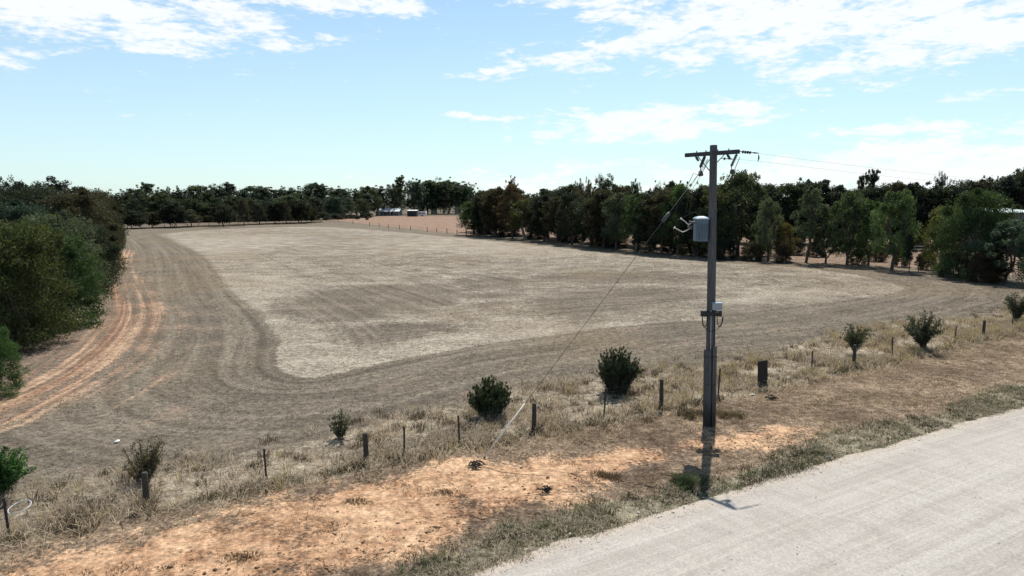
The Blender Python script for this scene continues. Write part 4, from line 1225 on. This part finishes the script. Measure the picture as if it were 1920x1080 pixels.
zc0, zc1 = lp(1330, 655).z, lp(1330, 580).z
MB().tube([pc(z) + Vector((-.05, -.165 - .012, 0)) for z in (zc0, (zc0 + zc1) / 2, zc1)], .022, 8).build('conduit', M_GREYPL, pole)
MB().tube([pc(z) + Vector((.10, -.16, 0)) for z in (.1, 2, zc1)], .014, 6).build('earth_cable', M_BLACK, pole)
# black cable bracket and loops with a grey box at mid height
zb = lp(1330, 587).z
mb = MB()
mb.box(pc(zb) + Vector((-.27, -.09, 0)), (.24, .20, .22), None, .02)
mb.box(pc(zb) + Vector((.26, -.05, .0)), (.20, .20, .22), None, .02)
mb.box(pc(zb) + Vector((0, -.185, 0)), (.48, .05, .14), None, .012)
mb.build('cable_bracket', M_BLACK, pole)
for s_, w_, dz_ in ((-1, .20, .42), (1, .22, .40)):
    c = pc(zb - .1)
    a = np.linspace(0, math.pi, 12)
    MB().tube([c + Vector((s_ * (.17 + w_ * .5 + w_ * .5 * math.cos(q)), -.17, -dz_ * math.sin(q) + .02)) for q in a], .014, 6).build('cable_loop', M_BLACK, pole)
MB().tube([pc(zb - .1) + Vector((x_, -.19, z_)) for x_, z_ in ((-.36, -.05), (-.34, -.25), (-.2, -.48), (0, -.56), (.2, -.46), (.34, -.25), (.36, -.04))], .012, 6).build('cable_loop', M_BLACK, pole)
gb = lp(1342, 573)
mb = MB().box(gb + Vector((-.02, -.24, 0)), (.34, .16, .25), None, .02)
bxo = mb.build('meter_box', M_GREYPL, pole)
MB().box(gb + Vector((-.02, -.24, .135)), (.37, .20, .02), None, .006).build('lid', M_LID, bxo)
# crossarm set askew, braces
Lp, Rp = lp(1283, 291, 1.05), lp(1383, 284, -1.05)
aoff = Vector((.16, .14, 0))
ad = (Rp - Lp).normalized()
rotm = Matrix((ad, Vector((0, 0, 1)).cross(ad).normalized(), ad.cross(Vector((0, 0, 1)).cross(ad).normalized()))).transposed()
MB().box((Lp + Rp) / 2 + aoff * .4, ((Rp - Lp).length, .105, .145), rotm, .008).build('crossarm', M_ARM, pole)
def arm(t): return Lp + (Rp - Lp) * t + aoff * .4
for t, zpx in ((.25, 321), (.74, 307)):
    e = pc(lp(1338, zpx).z); a = arm(t) + Vector((0, 0, -.08))
    d = (a - e); d.z = 0; d.normalize()
    MB().tube([a, e + d * .13], .019, 6).build('brace', M_GALV, pole)
for t in (.22, .40, .62, .82):
    MB().tube([arm(t) + Vector((0, 0, .07)), arm(t) + Vector((0, 0, .13))], .022, 6).build('bolt', M_GALV, pole)
# drop-out fuses hanging under the arm
def fuse(pts, endpx):
    a, b, c = pts
    root = MB().tube([a, a + (b - a) * .5, b], [.035, .03, .035], 8)
    for t in np.linspace(.12, .9, 8):
        q = a + (b - a) * t; dd = (b - a).normalized() * .012
        root.tube([q - dd, q + dd], [.062, .05], 10)
    o = root.build('fuse', M_PORC, pole)
    MB().tube([b, b + (c - b) * .45], .014, 6).build('link', M_BLACK, o)
    MB().tube([b + (c - b) * .4, b + (c - b) * .55, c, c + (c - b) * .1], [.04, .075, .095, .06], 10).build('surge_arrester', M_STAYINS, o)
    MB().tube([a + Vector((.10, -.03, -.10)), b + Vector((.16, -.03, .02)), c + Vector((.04, -.03, .1))], .013, 5).build('fuse_tube', M_GALV, o)
    return o
f1 = [arm(.38) + Vector((0, -.02, -.08)), lp(1313, 314, .15), lp(1314, 329, .15)]
f2 = [arm(.965) + Vector((0, 0, -.08)), lp(1371, 312, -.85), lp(1374, 325, -.85)]
fuse(f1, None); fuse(f2, None)
for (a, b) in (((1304, 295), (1310, 302)), ((1363, 291), (1369, 298))):
    dy = .65 if a[0] < 1338 else -.5
    p0_, p1_ = lp(a[0], a[1] - 2, dy), lp(b[0], b[1], dy)
    MB().tube([p0_, (p0_ + p1_) / 2, p1_], [.03, .05, .035], 8).build('stub_insulator', M_PORC, pole)
# leads dropping to the transformer
MB().tube([f1[2], lp(1300, 325, .25), lp(1287, 352, .3), lp(1268, 392, .2), lp(1268, 412, .1), lp(1277, 411, .05)], .010, 5).build('lead', M_BLACK, pole)
MB().tube([f2[2], lp(1371, 342, -.7), lp(1355, 368, -.35), lp(1338, 382, .1), lp(1318, 392, .22), lp(1300, 398, .2), lp(1272, 412, .0), lp(1265, 427, 0)], .010, 5).build('lead', M_BLACK, pole)
for x0_, x1_ in ((1325, 1294), (1330, 1300)):
    MB().tube([lp(x0_, 300, .3), lp((x0_ + x1_) / 2, 327, .35), lp(x1_, 352, .35), lp(x1_ - 8, 400, .25)], .007, 5).build('lead', M_BLACK, pole)
# transformer on the left face of the pole
tcx = lp(1314, 430, .12)
zt0, zt1 = lp(1313, 452, .12).z, lp(1313, 411, .12).z
def rrect(hx, hy, z, b=.06, c=(0, 0)):
    out = []
    for sx, sy in ((1, 1), (-1, 1), (-1, -1), (1, -1)):
        for q in range(4):
            a = {(1, 1): 0, (-1, 1): 90, (-1, -1): 180, (1, -1): 270}[(sx, sy)] + q * 30
            out.append(Vector((c[0] + sx * (hx - b) + b * math.cos(R(a)), c[1] + sy * (hy - b) + b * math.sin(R(a)), z)))
    return out
mb = MB()
rings = [[mb.bm.verts.new(v) for v in rrect(hx, .26, z, .07, (tcx.x, tcx.y))] for hx, z in ((.205, zt0), (.22, zt0 + .03), (.22, zt1 - .03), (.22, zt1))]
for A, B in zip(rings, rings[1:]):
    for k in range(len(A)):
        j = (k + 1) % len(A); mb.bm.faces.new((A[k], A[j], B[j], B[k]))
mb.bm.faces.new(rings[0][::-1]); mb.bm.faces.new(rings[-1])
for k in range(5):                                  # cooling fins on the side facing the road
    mb.box((tcx.x - .18 + k * .09, tcx.y - .272, (zt0 + zt1) / 2 - .05), (.022, .03, (zt1 - zt0) * .7))
tank = mb.build('transformer', M_TANK, pole)
mb = MB()
rings = [[mb.bm.verts.new(v) for v in rrect(hx, hx + .02, z, .06, (tcx.x, tcx.y))] for hx, z in ((.245, zt1 + .002), (.245, zt1 + .035), (.19, zt1 + .075), (.10, zt1 + .11))]
for A, B in zip(rings, rings[1:]):
    for k in range(len(A)):
        j = (k + 1) % len(A); mb.bm.faces.new((A[k], A[j], B[j], B[k]))
mb.bm.faces.new(rings[0][::-1]); mb.bm.faces.new(rings[-1])
mb.build('lid', M_LID, tank)
MB().box((tcx.x + .25, tcx.y, (zt0 + zt1) / 2 + .1), (.14, .22, .36), None, .01).build('mounting_bracket', M_BLACK, tank)
for (pts, dy) in (([(1277, 410), (1284, 415), (1290, 421), (1294, 420), (1298, 417)], .05), ([(1265, 427), (1272, 431), (1280, 435), (1286, 433), (1292, 429), (1299, 424)], -.05)):
    q = [lp(a, b, dy) for a, b in pts]
    bo = MB().tube(q, [.016] * len(q), 8)
    bo.tube([q[0] + Vector((-.03, 0, .01)), q[0] + Vector((.03, 0, -.01))], .035, 8)
    bo.build('bushing_lead', M_PALELEAD, tank)
for (x_, y_, dy) in ((1301, 418, .05), (1298, 427, -.05)):
    c = lp(x_, y_, dy); mb = MB()
    for k in range(4):
        mb.tube([c + Vector((-.045 * k, 0, .012 * k)), c + Vector((-.045 * k - .03, 0, .012 * k + .008))], [.075 - k * .01, .05 - k * .008], 10)
    mb.build('bushing', M_PORC, tank)
# ---------------------------------------------------------------- conductors, stay wire
base = Vector((PX, PY, PZ))
def conductor(label, start, way, far_pt, ins):
    o = link('power_line', None, None, tuple(start)); tag(o, label, 'power line', 'conductors strung from the pole')
    pts = [Vector((0, 0, 0))] + [p - start for p in way]
    end = far_pt - start; last = pts[-1]
    for t in np.linspace(.1, 1, 14):
        q = last + (end - last) * t; q = q - Vector((0, 0, .55 * t * (1 - t)))
        pts.append(q)
    MB().tube(pts, .0032, 5).build('conductor', M_WIRE, o)
    d = (pts[1] - pts[0]).normalized()
    mb = MB()
    for k in range(ins):
        q = d * (.14 + .10 * k)
        mb.tube([q - d * .025, q, q + d * .03], [.03, .062, .03], 10)
    mb.tube([d * 0, d * (.2 + .10 * ins)], .016, 6)
    mb.tube([d * (.22 + .10 * ins), d * (.42 + .10 * ins)], [.03, .012], 6)
    mb.build('strain_insulator', M_PORC, o)
    return o
s1 = base + arm(1.0) + ad * .03
conductor('upper conductor leaving the right end of the crossarm', s1, [W(1414, 286.5, 24.15)], W(1925, 341, 52), 4)
s2 = base + arm(.50) + Vector((.1, -.05, .02))
s2 = W(1352, 297, PY + .35)
conductor('lower faint conductor with a hanging clamp, right of the pole', s2, [W(1400, 300, 25.6), W(1421, 302, 25.9)], W(1925, 352, 54), 1)
o_ = MB().tube([W(1422, 290, 25.6), W(1423, 296, 25.7), W(1421, 303, 25.85)], [.012, .03, .012], 6)
ck = o_.build('line_clamp', M_BLACK); tag(ck, 'small dark clamp hanging on the line right of the crossarm', 'clamp')
anchor = Vector(P(905, 862)); anchor.z = gz(anchor.x, anchor.y)
topw = base + pc(lp(1338, 298).z) + Vector((-.13, -.03, 0))
stay = link('stay_wire', None, None, tuple(anchor)); tag(stay, 'diagonal steel stay wire with a white guard tied from ground to pole', 'stay wire')
sv_ = topw - anchor
MB().tube([sv_ * t for t in (0, .25, .5, .75, 1)], .0085, 6).build('cable', M_WIRE, stay)
MB().tube([sv_ * .008, sv_ * .09, sv_ * .172], .021, 8).build('guard', M_LITTER, stay)
q = sv_ * .79; dd = sv_.normalized()
MB().tube([q - dd * .22, q - dd * .17, q + dd * .17, q + dd * .22], [.03, .065, .065, .03], 9).build('insulator', M_STAYINS, stay)
MB().tube([Vector((-.02, 0, -.2)), sv_ * .012], .02, 6).build('anchor_rod', M_STEEL, stay)

# ---------------------------------------------------------------- board, hoop, litter, debris at the stay anchor
sp_ = P(1430, 727)
sx_l, sx_r = W(1419, 700, sp_[1]).x - sp_[0], W(1441, 700, sp_[1]).x - sp_[0]
board = link('notice_board', None, None, (sp_[0], sp_[1], gz(sp_[0], sp_[1])))
tag(board, 'dark upright rectangular board standing on the verge right of the pole', 'board')
zt_, zb_ = ztop(676, sp_[1]), .32
wv_ = sx_r - sx_l
MB().box(((sx_l + sx_r) / 2, 0, (zt_ + zb_) / 2), (wv_, .018, zt_ - zb_), Matrix.Rotation(R(-3), 3, 'Y') @ Matrix.Rotation(R(20), 3, 'Z'), .003).build('panel', M_SIGN, board)
MB().box(((sx_l + sx_r) / 2 + wv_ * .10, .03, .15), (wv_ * .82, .02, .32), Matrix.Rotation(R(20), 3, 'Z'), .003).build('lower_panel', M_SIGN, board)
for s_ in (-.38, .38):
    MB().box(((sx_l + sx_r) / 2 + s_ * wv_, .05 + s_ * .3 * wv_, (zt_ - .1) / 2), (.035, .035, zt_ + .1), Matrix.Rotation(R(-3), 3, 'Y')).build('leg', M_STEEL, board)
MB().box(((sx_l + sx_r) / 2, .045, zb_ + .04), (wv_ * .9, .03, .05), Matrix.Rotation(R(20), 3, 'Z')).build('rail', M_STEEL, board)

hp = P(38, 962)
hoop = link('plastic_hoop', None, None, (hp[0], hp[1], gz(hp[0], hp[1]) + .16))
tag(hoop, 'thin white plastic hoop leaning in grass beside the leftmost post', 'hoop')
mb = MB()
mb.tube([Vector((.235 * math.cos(a), .30 * math.sin(a), .05 * math.sin(a))) for a in np.linspace(0, 2 * math.pi, 40)], .016, 8, False)
mb.build('ring', M_HOOP, hoop)

def scrap(px, py, size, label, seed):
    rng = np.random.default_rng(seed); p = P(px, py)
    bm = bmesh.new(); bmesh.ops.create_icosphere(bm, subdivisions=2, radius=1)
    for v in bm.verts:
        k = 1 + .3 * math.sin(v.co.x * 4 + seed) * math.cos(v.co.y * 5)
        v.co = Vector((v.co.x * size * k, v.co.y * size * .6 * k, v.co.z * size * .35 * k))
    me = bpy.data.meshes.new('litter_scrap'); bm.to_mesh(me); bm.free(); me.materials.append(M_LITTER)
    o = link('litter_scrap', me, None, (p[0], p[1], gz(p[0], p[1]) + size * .45), (0, 0, rng.uniform(0, 3)))
    tag(o, label, 'litter', 'pale scraps lying in the grass')
scrap(220, 829, .11, 'white scrap on the paddock left of the sparse brown bush', 1)
scrap(1391, 725, .13, 'white crumpled scrap in grass left of the dark board', 2)
scrap(1411, 742, .10, 'small pale scrap on bare ground below the dark board', 3)
scrap(784, 818, .07, 'tiny white scrap in straw grass between two fence posts', 4)

def debris(px, py, label, seed, n, L, mat, name='charred_branch_pile', cat='branch pile'):
    rng = np.random.default_rng(seed); p = P(px, py)
    mb = MB()
    for i in range(n):
        a = rng.uniform(0, 6.28); l = L * rng.uniform(.4, 1)
        c = rng.normal(0, L * .35, 2); z = rng.uniform(.02, .14)
        d = Vector((math.cos(a), math.sin(a) * .8, rng.uniform(-.1, .35))) * l * .5
        mb.tube([Vector((c[0], c[1], z)) - d, Vector((c[0], c[1], z + .04)), Vector((c[0], c[1], z)) + d], [.012, .03, .01], 5)
    o = mb.build(name, mat, None, (p[0], p[1], gz(p[0], p[1])))
    tag(o, label, cat)
debris(893, 876, 'dark charred sticks heaped at the foot of the stay wire', 5, 20, .30, M_BURNT)
debris(1024, 925, 'small dark stick heap on orange soil below the stay wire', 6, 14, .25, M_BURNT)
debris(1447, 749, 'dark twig heap on the verge under the board', 7, 16, .3, M_BURNT)
# thin dark cable trailing from the anchor
mb = MB().tube([Vector((P(a, b)[0], P(a, b)[1], gz(*P(a, b)[:2]) + .006)) for a, b in ((905, 876), (940, 884), (990, 889), (1030, 892))], .006, 5)
tag(mb.build('ground_cable', M_BURNT), 'thin dark cable lying on orange soil from the stay anchor', 'cable')
# dark grass clumps beside the pole foot
r = np.random.default_rng(95)
def clump_pts(cx, cy, sx, sy, n):
    c = P(cx, cy); q = np.cumsum(r.normal(0, .11, (n, 2)), 0); q = (q - q.mean(0)) / (q.std(0) + 1e-6) * np.array([sx, sy]) + c[:2]
    return np.concatenate([q, ground_z(q[:, 0], q[:, 1])[:, None]], 1)
def weed(cx, cy, sx, sy, n, h, c0, c1, label):
    p = clump_pts(cx, cy, sx, sy, n)
    v, f, c = blades(p, 7 if h < .2 else 14, one(p, h) * r.uniform(.35, 1.2, len(p)), one(p, .17), one(p, .016), straw(c0, c1, r), r, .9)
    o = link('weed_clump', mesh_np('weed_clump', v, f, M_GRASS, {'tint': c})); tag(o, label, 'weed', 'weed clumps on the verge')
weed(1295, 780, .28, .20, 60, .34, (.05, .042, .026), (.14, .11, .065), 'dark weed clump against the left foot of the pole')
weed(1365, 780, .26, .18, 45, .30, (.07, .056, .034), (.24, .19, .11), 'brown weed clump against the right foot of the pole')
weed(1140, 893, .18, .13, 120, .13, (.06, .042, .026), (.21, .145, .085), 'flat dark weed patch on orange soil left of the pole shadow')
weed(835, 925, .15, .07, 40, .09, (.07, .05, .03), (.22, .155, .09), 'small dark weed patch midway on the orange strip')
weed(670, 942, .18, .08, 80, .09, (.07, .05, .03), (.22, .155, .09), 'long brown weed patch on the left orange strip')
weed(455, 1045, .20, .10, 80, .10, (.06, .045, .026), (.2, .145, .085), 'dark weed clump at the bottom of the orange strip')
weed(1290, 905, .22, .22, 70, .30, (.04, .06, .028), (.12, .15, .07), 'green weed clump in road grass left of the pole shadow')

# ---------------------------------------------------------------- farm buildings far away
def house(px0, px1, by, ty, label, wallm, roofm, name='farm_house', cat='house', verandah=True, depth=8.0):
    a, b = P(px0, by), P(px1, by); Y0 = (a[1] + b[1]) / 2
    L = b[0] - a[0]; h = ztop(ty, Y0); o = link(name, None, None, ((a[0] + b[0]) / 2, Y0, 0)); tag(o, label, cat)
    wh = h * .62
    MB().box((0, depth / 2, wh / 2), (L * .92, depth, wh)).build('wall', wallm, o)
    mb = MB(); e = L / 2
    prof = [(-e, -1.6, wh - .15), (-e, depth / 2, h), (-e, depth + .6, wh - .1), (-e, depth + .6, wh - .28), (-e, depth / 2, h - .2), (-e, -1.6, wh - .33)]
    mb.prism(prof, (-e, 0, 0), (e, 0, 0)); rf = mb.build('roof', roofm, o)
    for k in (-.3, 0.02, .3):
        w = MB().box((L * k, -.03, wh * .55), (L * .11, .08, wh * .42)).build('window', M_WHITE, o)
        MB().box((L * k, -.08, wh * .55), (L * .09, .04, wh * .34)).build('pane', M_GLASS, w)
    MB().box((L * .16, -.04, wh * .40), (L * .06, .08, wh * .78)).build('door', M_DARKW, o)
    if verandah:
        for k in (-.46, -.16, .14, .46):
            MB().box((L * k, -1.45, (wh - .25) / 2), (.14, .14, wh - .25)).build('verandah_post', M_WHITE, o)
    return o
house(703, 750, 404.5, 390.5, 'long low farmhouse with pale roof far behind the red paddock', M_BRICKW, M_ROOF, depth=9)
def shed(px0, px1, by, ty, label, wallm, roofm, depth=6.0, tilt=.12, name='farm_shed', opening=True):
    a, b = P(px0, by), P(px1, by); Y0 = (a[1] + b[1]) / 2
    L = b[0] - a[0]; h = ztop(ty, Y0); o = link(name, None, None, ((a[0] + b[0]) / 2, Y0, 0)); tag(o, label, 'shed')
    MB().box((0, depth / 2, h * .44), (L * .95, depth, h * .88)).build('wall', wallm, o)
    mb = MB(); e = L / 2
    mb.prism([(-e, -.5, h * .90), (-e, depth + .4, h), (-e, depth + .4, h + .1), (-e, -.5, h * .90 + .1)], (-e, 0, 0), (e, 0, 0)); mb.build('roof', roofm, o)
    if opening:
        MB().box((-L * .08, -.02, h * .38), (L * .5, .06, h * .72)).build('door', M_BLACK, o)
    return o
shed(763, 782, 406, 394, 'dark open-fronted shed with white roof beside the caravan', M_DARKW, M_WHITE, 6)
shed(676, 690, 405, 397, 'small pale-roofed carport left of the farmhouse', M_DARKW, M_ROOF, 5)
shed(1696, 1718, 452, 430, 'small dark shed with bright roof among right-hand trees', M_DARKW, M_ROOF, 4)
shed(1866, 1950, 474, 391, 'pale-roofed building half hidden by trees at the right edge', M_BRICKW, simple('pale_green_roof', (.50, .58, .55), .5, var=.1), 10)
shed(384, 412, 417, 410, 'long low dark farm shed behind the lone round fence tree', M_DARKW, M_GREYPL, 6)
shed(343, 355, 412, 402.5, 'small white-roofed shed behind the thin fence tree', M_BRICKW, M_WHITE, 4)
# caravan
ca, cb = P(783, 405.5), P(800, 405.5)
L = cb[0] - ca[0]; Hc = ztop(396.5, ca[1])
cv = link('caravan', None, None, ((ca[0] + cb[0]) / 2, ca[1], 0)); tag(cv, 'white caravan parked right of the white-roofed shed', 'caravan')
mb = MB(); e = L / 2
prof = [(-e, 0, .5), (-e, 0, Hc * .75), (-e * .86, 0, Hc), (e * .8, 0, Hc), (e, 0, Hc * .7), (e * .93, 0, .5)]
mb.prism(prof, (0, 0, 0), (0, 2.3, 0)); mb.build('body', M_WHITE, cv)
for k in (-.5, .35):
    MB().box((e * k, -.03, Hc * .64), (e * .45, .05, Hc * .22)).build('window', M_GLASS, cv)
MB().box((-e * .02, -.03, Hc * .5), (e * .2, .05, Hc * .56)).build('door', M_GREYPL, cv)
for k in (-.12, .12):
    MB().tube([(e * k * 1.6, -.02, .33), (e * k * 1.6, .22, .33)], .33, 14).build('wheel', M_RUBBER, cv)
MB().tube([(e * .93, 1.15, .55), (e * 1.3, 1.15, .5)], .06, 6).build('tow_bar', M_STEEL, cv)
# parked car by the carport
cp = P(694, 404)
car = link('parked_car', None, None, (cp[0], cp[1], 0), (0, 0, R(25))); tag(car, 'white car parked between carport and farmhouse', 'car')
mb = MB(); prof = [(-2.1, 0, .35), (-2.15, 0, .85), (-1.3, 0, .98), (-.75, 0, 1.5), (.85, 0, 1.5), (1.5, 0, 1.0), (2.1, 0, .9), (2.15, 0, .35)]
mb.prism([(a, -.85, c) for a, b, c in prof], (0, 0, 0), (0, 1.7, 0)); mb.build('body', M_WHITE, car)
mb = MB(); mb.prism([(-1.15, -.87, 1.0), (-.7, -.87, 1.42), (.8, -.87, 1.42), (1.3, -.87, 1.0)], (0, 0, 0), (0, 1.74, 0)); mb.build('window', M_GLASS, car)
for sx in (-1.35, 1.35):
    for sy in (-.92, .72):
        MB().tube([(sx, sy, .33), (sx, sy + .2, .33)], .33, 14).build('wheel', M_RUBBER, car)
# low bushes on the far paddock
for i, (x, by, ty, w, lb) in enumerate([(670, 412, 405, 12, 'small dark bush on the red paddock left of the house'), (649, 411, 406.5, 6, 'tiny bush left of the dark paddock bush'), (688, 413, 408.5, 7, 'tiny reddish bush right of the dark paddock bush')]):
    tree_px('round', x, by, ty, w, lb, DARK, 'low bushes on the far paddock', 'bush')
